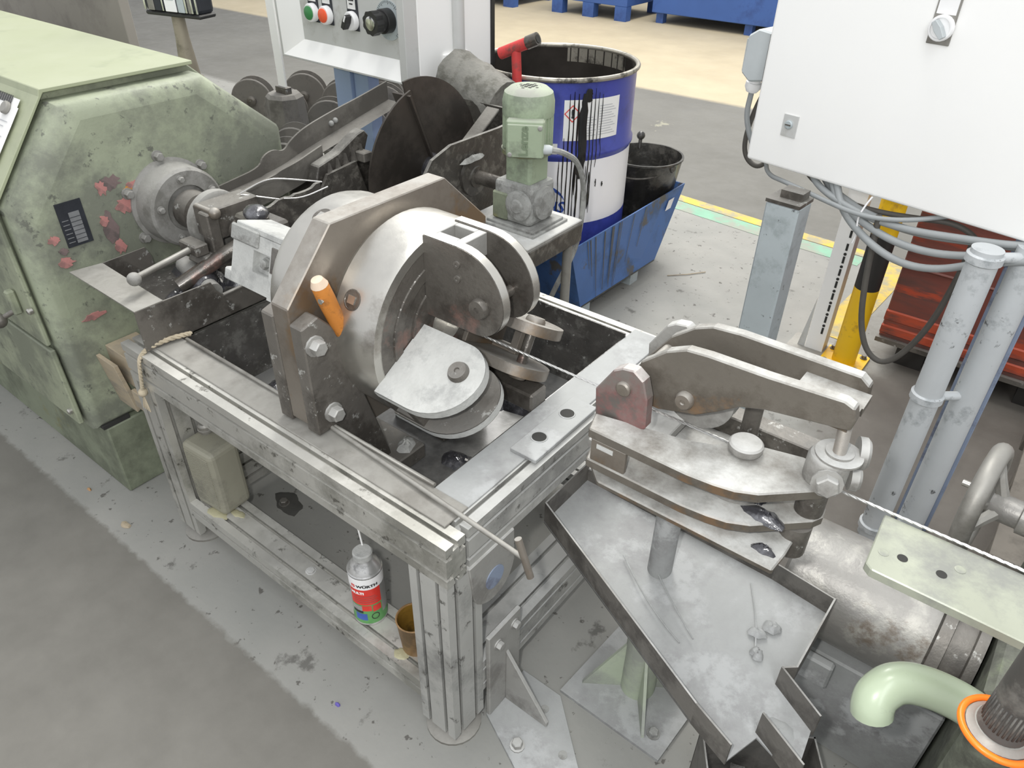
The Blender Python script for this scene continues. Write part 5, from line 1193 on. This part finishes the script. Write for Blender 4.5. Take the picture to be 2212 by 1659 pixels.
# ---------------------------------------------------------------- geared motor on its stand
MX, MY = -1.147, 1.545
gmo = thing('geared_motor', 'dusty pale green geared electric motor standing upright', 'motor', (MX, MY, 0.60))
mb = MB(); mb.lathe([(0.059, 0.0), (0.060, 0.004), (0.060, 0.088)], (MX, MY, 0.805), (0, 0, 1), 36); mbd = part('motor_barrel', mb, 'green_motor', gmo)
for i in range(30):
    a = 2 * PI * i / 30
    if -2.2 < math.atan2(math.sin(a + 0.75), math.cos(a + 0.75)) < -0.75 and False: continue
    M = Matrix.Translation((MX, MY, 0.81)) @ Matrix.Rotation(a, 4, 'Z')
    mb = MB(); mb.box(0.059, 0.065, -0.0016, 0.0016, 0, 0.080, M); part('cooling_fin', mb, 'green_motor', mbd)
mb = MB(); mb.lathe([(0.0645, 0.888), (0.066, 0.892), (0.066, 0.922), (0.061, 0.943), (0.047, 0.954), (0.0001, 0.956)], (MX, MY, 0), (0, 0, 1), 40); hood = part('fan_hood', mb, 'green_motor', gmo)
for i in range(-3, 4):
    for j in range(-3, 4):
        if i * i + j * j < 10:
            mb = MB(); mb.box(MX + i * 0.012 - 0.004, MX + i * 0.012 + 0.004, MY + j * 0.012 - 0.004, MY + j * 0.012 + 0.004, 0.9555 - 0.0004 * (i * i + j * j), 0.9567 - 0.0004 * (i * i + j * j)); part('vent_hole', mb, 'slot_dark', hood)
# terminal box with the maker's lettering, facing the aisle
ta_ = math.radians(-58); tu = Vector((math.cos(ta_ + PI / 2), math.sin(ta_ + PI / 2), 0)); td = Vector((math.cos(ta_), math.sin(ta_), 0))
TM = Matrix((tu, Vector((0, 0, 1)), td)).transposed().to_4x4(); TM.translation = Vector((MX, MY, 0.852)) + td * 0.056
mb = MB(); mb.box(-0.047, 0.047, -0.050, 0.042, 0, 0.028, TM); tb = part('terminal_box', mb, 'green_motor', gmo, 0.004)
mb = MB(); mb.box(-0.044, 0.044, -0.047, 0.034, 0.028, 0.034, TM); part('terminal_lid', mb, 'green_motor', tb, 0.002)
vs, fs = text_mesh('Lenze', 0.031, 0.0010, 2, 0.0012); mb = MB(); RT = TM @ Matrix.Translation((-0.002, -0.006, 0.0346)) @ Matrix.Rotation(PI / 2, 4, 'Z')
mb.add([tuple(p) for p in vs], fs, RT); part('lettering', mb, 'print_green', tb)
for p in ((0.037, 0.027), (-0.037, -0.040)):
    mb = MB(); mb.lathe([(0.006, 0), (0.006, 0.002), (0.004, 0.003)], TM @ Vector((*p, 0.034)), td, 12); part('screw', mb, 'steel_dusty', tb)
mb = MB(); mb.lathe([(0.012, 0), (0.012, 0.014), (0.009, 0.022)], TM @ Vector((0.046, -0.030, 0.014)), tu, 12); part('cable_gland', mb, 'grey_plastic', tb)
mb = MB(); mb.lathe([(0.068, 0.0), (0.068, 0.010), (0.056, 0.012)], (MX, MY, 0.795), (0, 0, 1), 28); part('motor_flange', mb, 'green_dull', gmo)
mb = MB(); mb.box(MX - 0.041, MX + 0.041, MY - 0.041, MY + 0.041, 0.715, 0.797); part('lantern', mb, 'green_motor', gmo, 0.008, 2)
mb = MB(); mb.box(MX - 0.068, MX + 0.055, MY - 0.055, MY + 0.055, 0.612, 0.722); gb_ = part('gearbox', mb, 'dust_grey', gmo, 0.012, 2)
mb = MB(); mb.box(MX - 0.070, MX - 0.02, MY - 0.060, MY - 0.050, 0.615, 0.690); part('gear_cover', mb, 'green_dull', gb_, 0.004)
mb = MB(); mb.lathe([(0.040, 0), (0.040, 0.010), (0.034, 0.014), (0.020, 0.014), (0.016, 0.018)], (MX + 0.02, MY - 0.055, 0.668), (0.0, -1, 0), 24); part('bearing_cap', mb, 'dust_grey', gb_)
mb = MB(); mb.lathe([(0.044, 0), (0.044, 0.010), (0.030, 0.014)], (MX + 0.055, MY, 0.668), (1, 0, 0), 24); part('bearing_cap', mb, 'dust_grey', gb_)
mb = MB()
for k in range(2): mb.box(MX - 0.09 + k * 0.008, MX + 0.085 - k * 0.008, MY - 0.08 + k * 0.01, MY + 0.08 - k * 0.01, 0.598 + k * 0.007, 0.605 + k * 0.007)
part('gear_foot', mb, 'dust_grey', gmo, 0.001)
ms = thing('motor_stand', 'dusty steel angle stand with tubular legs under the geared motor', 'stand', (-1.15, 1.5, 0))
mb = MB(); mb.box(-1.295, -1.035, 1.405, 1.66, 0.586, 0.598); part('stand_plate', mb, 'steel_dusty', ms, 0.002)
mb = MB(); mb.box(-1.045, -1.035, 1.405, 1.66, 0.535, 0.586); part('stand_lip', mb, 'tub_black', ms, 0.001)
mb = MB(); mb.box(-1.295, -1.035, 1.405, 1.415, 0.535, 0.586); part('stand_lip', mb, 'tub_black', ms, 0.001)
for (x, y) in ((-1.06, 1.63), (-1.27, 1.63), (-1.06, 1.43), (-1.27, 1.43)):
    mb = MB(); mb.cyl((x, y, 0), (x + (0.0), y, 0.586), 0.014, 14); part('leg', mb, 'sheet_steel', ms)
mb = MB(); mb.tube(smoothpts([TM @ Vector((0.066, -0.030, 0.014)), TM @ Vector((0.092, -0.034, 0.012)), (-1.055, 1.65, 0.76), (-1.045, 1.675, 0.68), (-1.05, 1.675, 0.56), (-1.06, 1.66, 0.48), (-1.09, 1.64, 0.40), (-1.12, 1.62, 0.3), (-1.13, 1.60, 0.02)], 3), 0.0075, 8)
part('motor_cable', mb, 'dust_grey', None, label='dusty motor cable running from the terminal box down the stand', cat='cable')

# ---------------------------------------------------------------- agitator disc in its tub
tub = thing('agitator_tub', 'black tar coated steel tub around the agitator disc', 'tub', (-1.55, 1.6, 0.3))
mb = MB(); mb.prism([(1.340, 0.28), (1.340, 0.62), (1.355, 0.735), (1.385, 0.768), (1.46, 0.790), (1.66, 0.790), (1.84, 0.80), (1.84, 0.28)], -1.345, -1.335, 'x'); part('tub_wall', mb, 'tub_black', tub)
mb = MB(); mb.lathe([(0.055, 0), (0.055, 0.010), (0.030, 0.014), (0.030, 0.02)], (-1.335, MY, 0.685), (1, 0, 0), 24); bw = part('shaft_seal', mb, 'tub_black', tub)
part('dust_heap', lump(-1.325, 1.535, 0.735, 0.012, 0.045, 0.012, 5), 'dust_grey', tub)
mb = MB(); mb.cyl((-1.56, MY, 0.685), (-1.20, MY, 0.685), 0.019, 18); part('drive_shaft', mb, 'steel_oily', tub)
mb = MB(); mb.prism([(1.15, 0.28), (1.15, 0.66), (1.20, 0.735), (1.30, 0.745), (1.34, 0.62), (1.34, 0.28)], -1.545, -1.535, 'x'); part('tub_wall', mb, 'tub_black', tub)
mb = MB(); mb.prism([(1.80, 0.28), (1.80, 0.80), (1.81, 0.80), (1.81, 0.28)], -1.75, -1.345, 'x'); part('tub_wall', mb, 'tub_black', tub)
mb = MB(); mb.box(-1.75, -1.345, 1.32, 1.81, 0.27, 0.28); part('tub_floor', mb, 'tub_black', tub)
mb = MB(); mb.box(-1.76, -1.75, 1.235, 1.81, 0.27, 0.66); part('tub_wall', mb, 'tub_black', tub)
dk = thing('agitator_disc', 'large black oily agitator disc with radial paddle blades', 'disc', (-1.50, MY, 0.45))
dc = Vector((-1.505, MY, 0.675)); dR = 0.240
mb = MB(); nn = 64; vs = []; fs = []
gap0, gap1 = math.radians(101), math.radians(108)       # notch where the helical edge starts
for i in range(nn + 1):
    a = gap1 + (2 * PI - (gap1 - gap0)) * i / nn; tw = 0.055 * i / nn - 0.02
    for r, x in ((0.03, 0), (dR, 0), (dR, -0.006), (0.03, -0.006)): vs.append((dc.x + x - tw, dc.y + r * math.cos(a), dc.z + r * math.sin(a)))
for i in range(nn):
    for k in range(4): fs.append((4 * i + k, 4 * i + (k + 1) % 4, 4 * i + 4 + (k + 1) % 4, 4 * i + 4 + k))
fs += [(0, 1, 2, 3), (4 * nn + 3, 4 * nn + 2, 4 * nn + 1, 4 * nn)]
mb.add(vs, fs, smooth=True); part('disc_flight', mb, 'disc_black', dk)
a = math.radians(108); 
mb = MB(); M = Matrix.Translation(dc + Vector((0.02, 0, 0))) @ Matrix.Rotation(math.radians(112), 4, 'X')
mb.box(-0.055, 0.012, 0.03, 0.235, -0.003, 0.003, M); part('paddle', mb, 'disc_black', dk)
M = Matrix.Translation(dc + Vector((0.06, 0, 0))) @ Matrix.Rotation(math.radians(32), 4, 'X')
mb = MB(); mb.box(-0.012, 0.035, 0.03, 0.25, -0.004, 0.004, M); part('paddle', mb, 'chute_grey', dk, 0.002)
mb = MB(); mb.lathe([(0.036, -0.03), (0.040, -0.02), (0.040, 0.07), (0.034, 0.08)], dc, (1, 0, 0), 24); part('hub', mb, 'grease', dk)

# ---------------------------------------------------------------- grey chute channel rising to the tub
chn = thing('feed_channel', 'dusty grey sheet metal feed channel with wavy edges rising behind the spindle', 'channel', (-1.66, 1.2, 0.7))
def ribbon(pts, h0, h1, x, th, m, nm):
    """upright wavy side wall at x along (y, z) points: from z-h0 to z+h1"""
    mb = MB(); p = smooth_open(pts); up = [(y, z + hh) for (y, z, hh) in p]; lo = [(y, z - h0) for (y, z, hh) in p]
    mb.prism(up + lo[::-1], x, x + th, 'x'); return part(nm, mb, m, chn)
def smooth_open(pts):
    return [(v.x, v.y, v.z) for v in smoothpts([Vector(p) for p in pts], 2)]
cl = [(0.915, 0.715, 0.022), (1.00, 0.725, 0.022), (1.085, 0.733, 0.024), (1.10, 0.737, 0.045), (1.135, 0.742, 0.050), (1.165, 0.748, 0.030), (1.19, 0.755, 0.045), (1.24, 0.768, 0.055), (1.34, 0.790, 0.055), (1.44, 0.812, 0.050), (1.55, 0.835, 0.050)]
cln = [(y, z - 0.004, min(h, 0.026)) for y, z, h in cl[:8]]
ribbon(cl, 0.012, 0, -1.665, 0.006, 'chute_grey', 'channel_wall')
ribbon(cln, 0.035, 0, -1.600, 0.006, 'chute_grey', 'channel_wall')
mb = MB(); vs = []
for (y, z, h) in cl: vs += [(-1.665, y, z), (-1.60, y, z)]
mb.add(vs, [(2 * i, 2 * i + 1, 2 * i + 3, 2 * i + 2) for i in range(len(cl) - 1)]); part('channel_floor', mb, 'chute_grey', chn)
for (y, z) in ((1.33, 0.815), (1.345, 0.82)):
    mb = MB(); mb.sphere((-1.657, y, z), 0.008, 6); part('rivet', mb, 'dust_grey', chn)
# clogged bracket on the channel end
bkt = thing('channel_bracket', 'tar clogged toothed bracket between channel and tub', 'bracket', (-1.57, 1.3, 0.70))
mb = MB(); mb.prism([(1.175, 0.715), (1.19, 0.755), (1.26, 0.772), (1.33, 0.806), (1.355, 0.812), (1.37, 0.795), (1.352, 0.755), (1.31, 0.735), (1.26, 0.735), (1.21, 0.712)], -1.59, -1.555, 'x'); part('bracket_plate', mb, 'tub_black', bkt, 0.003)
for i in range(5):
    mb = MB(); y = 1.215 + i * 0.028; mb.prism([(y, 0.725 + i * 0.004), (y + 0.014, 0.728 + i * 0.004), (y + 0.006, 0.758 + i * 0.006)], -1.555, -1.545, 'x'); part('tooth', mb, 'chute_grey', bkt)
mb = MB(); mb.box(-1.555, -1.52, 1.315, 1.345, 0.738, 0.765); part('clamp_lug', mb, 'chute_grey', bkt, 0.003)
# low tar covered splash wall behind the jaw
sw_ = thing('splash_shield', 'low tar covered splash shield with fuzzy rim behind the chuck', 'shield', (-1.42, 1.0, 0.56))
mb = MB(); rnd = random.Random(4); tp = [(0.90 + i * 0.0125, 0.750 + 0.004 * rnd.uniform(-1, 1) + 0.0008 * i) for i in range(17)]
mb.prism([(0.90, 0.568)] + tp + [(1.10, 0.568)], -1.45, -1.44, 'x'); part('wall_sheet', mb, 'tub_black', sw_)
mb = MB(); mb.box(-1.47, -1.44, 0.885, 0.900, 0.568, 0.745); part('end_strip', mb, 'grey_plastic', sw_, 0.002)

# ---------------------------------------------------------------- encrusted chute pipe by the drum
ep = thing('crusted_pipe', 'dust encrusted grey half pipe chute sloping beside the drum', 'pipe', (-1.62, 1.89, 0.0))
mb = MB(); a = Vector((-1.712, 1.895, 0.838)); b = Vector((-1.49, 1.88, 0.775)); axd = (b - a).normalized()
nn = 20; vs = []; rnd = random.Random(9)
for j in range(13):
    p = a.lerp(b, j / 12); u_ = axd.orthogonal().normalized(); w_ = axd.cross(u_)
    for i in range(nn):
        an = 2 * PI * i / nn; r = 0.083 + rnd.uniform(-0.0035, 0.0035)
        vs.append(p + (u_ * math.cos(an) + w_ * math.sin(an)) * r)
mb.add(vs, [(j * nn + i, j * nn + (i + 1) % nn, (j + 1) * nn + (i + 1) % nn, (j + 1) * nn + i) for j in range(12) for i in range(nn)] + [tuple(range(nn))[::-1], tuple(range(12 * nn, 13 * nn))], smooth=True); part('pipe_shell', mb, 'crust', ep)
mb = MB(); mb.box(-1.66, -1.60, 1.86, 1.92, 0.0, 0.76); part('pipe_support', mb, 'tub_black', ep)
# ---------------------------------------------------------------- control panel on a blue pedestal
cp_ = thing('control_panel', 'white console box with push buttons and dial on a blue post', 'control panel', (-2.1, 1.95, 0))
pa_ = math.radians(-1.5)
PM = Matrix.Translation((-2.405, 1.75, 0.822)) @ Matrix.Rotation(pa_, 4, 'Z')     # local x along front, y depth, z up
W_, H_ = 0.645, 0.62
mb = MB(); mb.box(0.0, W_, 0.055, 0.40, 0, H_, PM); part('console_box', mb, 'white_coat', cp_, 0.004)
fr = 0.045
for b in ((0, W_, 0, 0.055, 0, 0.006), (0, 0.012, 0, 0.055, 0.006, H_), (W_ - 0.03, W_, 0, 0.055, 0.006, H_)):
    mb = MB(); mb.box(*b, M=PM); part('console_frame', mb, 'white_panel', cp_, 0.001)
# splayed white reveal round the recessed front sheet
mb = MB(); 
o_ = [(0.012, 0.0, 0.006), (W_ - 0.03, 0.0, 0.006), (W_ - 0.03, 0.0, H_), (0.012, 0.0, H_)]; i_ = [(0.085, 0.046, 0.06), (W_ - 0.045, 0.046, 0.06), (W_ - 0.045, 0.046, H_), (0.085, 0.046, H_)]
mb.add(o_ + i_ + [(x, y + 0.004, z) for x, y, z in o_ + i_], [(0, 1, 5, 4), (3, 0, 4, 7), (1, 2, 6, 5), (8, 12, 13, 9), (11, 15, 12, 8), (9, 13, 14, 10)], PM); part('reveal', mb, 'white_coat', cp_)
mb = MB(); mb.box(0.085, W_ - 0.045, 0.044, 0.050, 0.06, H_, PM); fs_ = part('front_sheet', mb, 'white_panel', cp_)
def pcyl(x, z, prof_, m, nm, par, y=0.044, n=24):
    mb = MB(); mb.lathe(prof_, PM @ Vector((x, y, z)), PM.to_3x3() @ Vector((0, -1, 0)), n); return part(nm, mb, m, par)
def carrier(x, z):
    mb = MB(); mb.box(x - 0.026, x + 0.026, 0.040, 0.044, z - 0.030, z + 0.082, PM); c = part('label_carrier', mb, 'nameplate_black', fs_, 0.001)
    mb = MB(); mb.box(x - 0.021, x + 0.018, 0.0392, 0.040, z + 0.034, z + 0.078, PM); f = part('label_field', mb, 'paper', c)
    for k in range(2):
        mb = MB(); mb.box(x - 0.014 + 0.004 * k, x + 0.012 - 0.006 * k, 0.0386, 0.0392, z + 0.058 - k * 0.011, z + 0.062 - k * 0.011, PM); part('print_line', mb, 'print_black', f)
    return c
for (x, z, m) in ((0.160, 0.153, 'button_green'), (0.234, 0.153, 'button_red')):
    c = carrier(x, z)
    pcyl(x, z, [(0.029, 0), (0.029, 0.016), (0.026, 0.020), (0.021, 0.020)], 'white_plastic', 'button_ring', c, 0.040)
    pcyl(x, z, [(0.0215, 0.012), (0.0215, 0.024), (0.019, 0.026), (0.0001, 0.0265)], m, 'button_cap', c, 0.040)
c = carrier(0.362, 0.150)
pcyl(0.362, 0.150, [(0.029, 0), (0.029, 0.014), (0.026, 0.018), (0.020, 0.018), (0.0001, 0.016)], 'white_plastic', 'selector_ring', c, 0.040)
RK = PM @ Matrix.Translation((0.362, 0.022, 0.150)) @ Matrix.Rotation(math.radians(30), 4, 'Y')
mb = MB(); mb.prism([(-0.007, -0.024), (0.007, -0.024), (0.009, 0.0), (0.006, 0.022), (-0.006, 0.022), (-0.009, 0.0)], -0.022, 0.004, 'y', RK); part('selector_knob', mb, 'black_plastic', c, 0.001)
mb = MB(); mb.box(-0.003, 0.003, -0.0235, -0.0220, 0.002, 0.022, RK); part('selector_mark', mb, 'white_plastic', c)
# dial with scale disc and fluted knob
kx, kz = 0.530, 0.170
dial = pcyl(kx, kz, [(0.058, 0), (0.058, 0.002), (0.0001, 0.002)], 'galvanised', 'dial_scale', fs_, 0.044, 40)
for i in range(40):
    a = math.radians(-140 + 280 * i / 39); r0 = 0.050 if i % 5 else 0.046
    M = PM @ Matrix.Translation((kx, 0.0418, kz)) @ Matrix.Rotation(a, 4, 'Y')
    mb = MB(); mb.box(-0.0006, 0.0006, -0.0005, 0.0, r0, 0.056, M); part('scale_tick', mb, 'print_black', dial)
pcyl(kx, kz, [(0.036, 0), (0.036, 0.028), (0.033, 0.030), (0.030, 0.030), (0.030, 0.050)], 'black_plastic', 'knob_skirt', dial, 0.042, 30)
poly = []
for i in range(36):
    a = 2 * PI * i / 36; r = 0.034 + 0.002 * math.cos(9 * a); poly.append((r * math.cos(a), r * math.sin(a)))
mb = MB(); mb.prism(poly, -0.075, -0.048, 'y', PM @ Matrix.Translation((kx, 0.042, kz))); kn = part('knob', mb, 'black_plastic', dial)
pcyl(kx, kz, [(0.020, 0), (0.020, 0.002), (0.017, 0.003), (0.0001, 0.003)], 'chrome', 'knob_cap', kn, -0.033)
for i in range(6):
    mb = MB(); mb.box(kx - 0.02 + i * 0.006, kx - 0.0155 + i * 0.006, 0.0432, 0.044, 0.252, 0.260, PM); part('print_line', mb, 'print_black', fs_)
# corner hinge rail on the right flank
mb = MB(); mb.box(W_ - 0.002, W_ + 0.012, 0.16, 0.27, -0.008, 0.07, PM); br_ = part('corner_bracket', mb, 'white_coat', cp_, 0.003)
mb = MB(); mb.cyl(PM @ Vector((W_ + 0.012, 0.225, 0.06)), PM @ Vector((W_ + 0.012, 0.225, H_)), 0.020, 18); part('hinge_tube', mb, 'white_panel', br_)
mb = MB(); mb.box(W_ - 0.02, W_ + 0.006, 0.398, 0.412, 0, H_, PM); part('edge_seal', mb, 'black_plastic', cp_)
mb = MB(); mb.box(-2.352, -2.262, 1.93, 2.00, 0, 0.822); part('post_web', mb, 'blue_post', cp_, 0.002)
mb = MB(); mb.box(-2.258, -2.182, 1.945, 2.00, 0, 0.822); part('post_web', mb, 'blue_post', cp_, 0.002)
mb = MB(); mb.box(-2.40, -2.12, 1.87, 2.02, 0, 0.012); part('foot_plate', mb, 'blue_post', cp_, 0.002)
# ---------------------------------------------------------------- white flat upright in a grey socket
wu = thing('flat_upright', 'white flat bar upright standing in a grey hexagonal socket', 'upright', (-2.50, 1.80, 0))
mb = MB(); mb.box(-2.520, -2.476, 1.795, 1.803, 0.690, 1.55); part('flat_bar', mb, 'white_coat', wu, 0.001)
mb = MB(); mb.lathe([(0.082, 0.49), (0.072, 0.655), (0.060, 0.668), (0.0001, 0.668)], (-2.50, 1.80, 0), (0, 0, 1), 8, smooth=False); part('socket', mb, 'spool_grey', wu)
mb = MB(); mb.box(-2.530, -2.466, 1.785, 1.813, 0.665, 0.692); part('clamp', mb, 'steel_dark', wu, 0.002)
mb = MB(); mb.box(-2.62, -2.40, 1.69, 1.90, 0.47, 0.49); part('socket_plate', mb, 'spool_grey', wu, 0.002)
mb = MB(); mb.cyl((-2.50, 1.80, 0), (-2.50, 1.80, 0.47), 0.05, 16); part('column', mb, 'spool_grey', wu)
# ---------------------------------------------------------------- rack of grey reels
rk = thing('reel_rack', 'dark steel rack table carrying the grey reels', 'rack', (-2.75, 2.1, 0))
mb = MB(); mb.box(-3.30, -2.33, 2.03, 2.62, 0.355, 0.375); part('rack_top', mb, 'spool_grey', rk, 0.002)
for (x, y) in ((-3.25, 2.06), (-3.25, 2.58), (-2.37, 2.06), (-2.37, 2.58)):
    mb = MB(); mb.box(x - 0.025, x + 0.025, y - 0.025, y + 0.025, 0, 0.355); part('leg', mb, 'spool_grey', rk)
def reel(x, y, z, r, turn, m, label):
    t = thing('wire_reel', label, 'reel', (x, y, z - r), 'grey reels on the rack')
    ax_ = Vector((math.cos(math.radians(turn)), math.sin(math.radians(turn)), 0.0)); c = Vector((x, y, z))
    mb = MB(); mb.lathe([(0.0001, 0.0), (r * 0.97, 0.0), (r, 0.004), (r, 0.008), (r * 0.96, 0.011), (r * 0.3, 0.009), (0.0001, 0.009)], c + ax_ * 0.028, ax_, 32); part('reel_flange', mb, m, t)
    mb = MB(); mb.lathe([(0.0001, 0.0), (r * 0.97, 0.0), (r, 0.004), (r, 0.008), (0.0001, 0.009)], c - ax_ * 0.036, ax_, 32); part('reel_flange', mb, 'spool_grey', t)
    mb = MB(); mb.lathe([(r * 0.45, -0.03), (r * 0.45, 0.03)], c, ax_, 20); part('reel_core', mb, 'spool_grey', t)
    mb = MB(); mb.lathe([(r * 0.22, 0), (r * 0.22, 0.016), (r * 0.12, 0.02)], c + ax_ * 0.036, ax_, 14); part('hub_knob', mb, 'steel_dark', t)
RZ = 0.375
for (x, y, r, turn, m, lb) in ((-2.42, 2.12, 0.105, -52, 'spool_red', 'grey reel with a red smear on its flange'),
        (-2.60, 2.09, 0.100, -52, 'spool_grey', 'grey reel beside the red smeared reel'), (-2.92, 2.10, 0.092, -50, 'spool_grey', 'small grey reel in front on the rack'),
        (-2.56, 2.36, 0.108, -50, 'spool_grey', 'large grey reel in the back row by the blue post'), (-2.80, 2.34, 0.10, -50, 'spool_grey', 'grey reel in the back row behind the socket'),
        (-3.05, 2.32, 0.10, -50, 'spool_grey', 'grey reel in the back row at the rack end'), (-3.18, 2.12, 0.095, -52, 'spool_grey', 'grey reel at the end of the front row'),
        (-2.74, 2.54, 0.10, -50, 'spool_grey', 'grey reel standing rearmost on the rack')):
    reel(x, y, RZ + r, r, turn, m, lb)
for (x, y, r, lb) in ((-2.20, 1.60, 0.075, 'grey reel standing on the floor box beside the channel'), (-1.98, 1.40, 0.085, 'grey reel seen through the gap under the channel')):
    t = None
    reel(x, y, 0.50 + r if x < -2.1 else 0.52 + r, r, -52, 'spool_grey', lb)
mb = MB(); mb.box(-2.32, -1.86, 1.34, 1.70, 0.0, 0.50); fb2 = thing('reel_box', 'plain grey steel box carrying two reels behind the channel', 'box', (-2.09, 1.5, 0)); part('box_body', mb, 'spool_grey', fb2, 0.004)
mb = MB(); mb.box(-1.94, -1.93, 1.345, 1.455, 0.50, 0.52); part('chock', mb, 'spool_grey', fb2); 
mb = MB(); mb.box(-2.03, -1.96, 1.36, 1.44, 0.50, 0.52); part('chock', mb, 'spool_grey', fb2)
mb = MB(); mb.cyl((-2.34, 2.06, 0.56), (-2.26, 1.98, 0.50), 0.006, 8); part('grease_nipple', mb, 'chrome', rk)
# ---------------------------------------------------------------- button station on a pole
bs = thing('pendant_station', 'black and silver ribbed box on a tapered beige pole', 'control box', (-2.25, 1.30, 0))
M = Matrix.Translation((-2.245, 1.30, 1.022)) @ Matrix.Rotation(math.radians(14), 4, 'Z') @ Matrix.Scale(0.68, 4, (1, 0, 0)) @ Matrix.Scale(0.6, 4, (0, 1, 0))
mb = MB(); mb.box(-0.15, 0.15, -0.05, 0.06, 0.01, 0.24, M); bb = part('box_body', mb, 'nameplate_black', bs, 0.012, 2)
mb = MB(); mb.box(-0.152, 0.152, -0.052, 0.062, 0.0, 0.012, M); part('base_rail', mb, 'black_plastic', bs, 0.004)
for (x0, x1, m) in ((-0.148, -0.138, 'chrome'), (-0.125, -0.09, 'sheet_steel'), (-0.085, -0.05, 'nameplate_black'), (-0.046, -0.038, 'chrome'), (-0.028, 0.034, 'white_plastic'), (0.042, 0.078, 'galvanised'), (0.082, 0.092, 'chrome'), (0.098, 0.112, 'sheet_steel'), (0.114, 0.124, 'chrome'), (0.140, 0.149, 'chrome')):
    mb = MB(); mb.box(x0, x1, -0.056, -0.049, 0.014, 0.236, M); part('trim_strip', mb, m, bb, 0.001)
mb = MB(); mb.box(-0.020, 0.026, -0.058, -0.0555, 0.045, 0.20, M); part('display_window', mb, 'galvanised', bb)
mb = MB(); mb.lathe([(0.035, 0.0), (0.035, 0.72), (0.034, 0.80), (0.020, 0.96), (0.018, 1.022)], (-2.262, 1.30, 0), (0, 0, 1), 20); part('pole', mb, 'beige_pole', bs)
mb = MB(); mb.lathe([(0.038, 0.79), (0.041, 0.80), (0.041, 0.84), (0.036, 0.85)], (-2.262, 1.30, 0), (0, 0, 1), 20); part('pole_collar', mb, 'beige_pole', bs)
# beige board behind the housing
bd_ = thing('standing_board', 'tall flat beige board standing behind the green housing', 'board', (-4.0, 1.62, 0))
mb = MB(); mb.box(-5.2, -3.19, 1.60, 1.64, 0.05, 1.9); part('board', mb, 'beige_board', bd_, 0.002)
for x in (-4.9, -3.5):
    mb = MB(); mb.box(x, x + 0.06, 1.45, 1.80, 0, 0.05); part('foot', mb, 'beige_board', bd_)
# ---------------------------------------------------------------- blue pallets and container at the back of the hall
def steel_pallet(x, y, w, d, label):
    t = thing('steel_pallet', label, 'pallet', (x + w / 2, y + d / 2, 0), 'blue steel pallets at the back')
    mb = MB(); mb.box(x, x + w, y, y + d, 0.14, 0.24); part('deck', mb, 'blue_paint_far', t, 0.004)
    for i in range(3):
        for j in range(2):
            xx = x + i * (w - 0.14) / 2; yy = y + j * (d - 0.1)
            mb = MB(); mb.box(xx, xx + 0.14, yy, yy + 0.1, 0.0, 0.14); part('block', mb, 'blue_paint_far', t)
    mb = MB(); mb.box(x, x + w, y, y + 0.05, 0.24, 0.42); part('rail', mb, 'blue_paint_far', t, 0.004)
    mb = MB(); mb.box(x + 0.05, x + w - 0.05, y + 0.1, y + d - 0.05, 0.24, 0.9); part('load', mb, 'blue_paint_far', t, 0.01)
    return t
pt = steel_pallet(-5.28, 7.50, 0.95, 0.8, 'blue steel pallet with a red edged load')
mb = MB(); mb.box(-4.95, -4.60, 7.49, 7.5, 0.30, 0.45); part('red_cloth', mb, 'red_paint', pt)
steel_pallet(-6.70, 7.40, 0.95, 0.8, 'blue steel pallet beside the white console box')
bcn = thing('blue_container', 'large plain blue steel container on short feet', 'container', (-3.2, 8.2, 0))
mb = MB(); mb.box(-4.12, -2.0, 7.66, 8.9, 0.10, 1.2); part('container_body', mb, 'blue_paint_far', bcn, 0.006)
for x in (-4.08, -3.1, -2.1):
    mb = MB(); mb.box(x, x + 0.08, 7.70, 7.78, 0, 0.10); part('foot', mb, 'blue_paint_far', bcn)
# ---------------------------------------------------------------- small litter on the floor
def scrap(name, label, cat, c, r, m, seed, h=0.003):
    part(name, lump(c[0], c[1], 0.0025, r, r * 0.7, h, seed, 8), m, None, label=label, cat=cat)
scrap('paper_scrap', 'tiny purple scrap of paper on the floor before the bench', 'scrap', (-0.794, 0.468), 0.006, 'purple_scrap', 1, 0.006)
scrap('dry_leaf', 'small brown dry leaf on the floor beside the pipe leg', 'leaf', (-0.135, 1.56), 0.014, 'leaf_brown', 2, 0.008)
scrap('wood_chip', 'pale wood crumbs on the floor beside the rear bench foot', 'chip', (-1.60, 0.462), 0.016, 'wood', 3, 0.004)
scrap('wood_chip', 'tiny orange chip on the floor by the green plinth', 'chip', (-1.80, 0.47), 0.007, 'leaf_brown', 4, 0.004)
mb = MB(); mb.tube([(-1.19, 2.60, 0.003), (-1.13, 2.66, 0.004), (-1.08, 2.73, 0.004)], 0.002, 5); part('straw', mb, 'wood', None, label='single dry straw on the floor beside the blue tray', cat='straw')
for o in SC.objects:
    if '_w' in o.keys(): del o['_w']
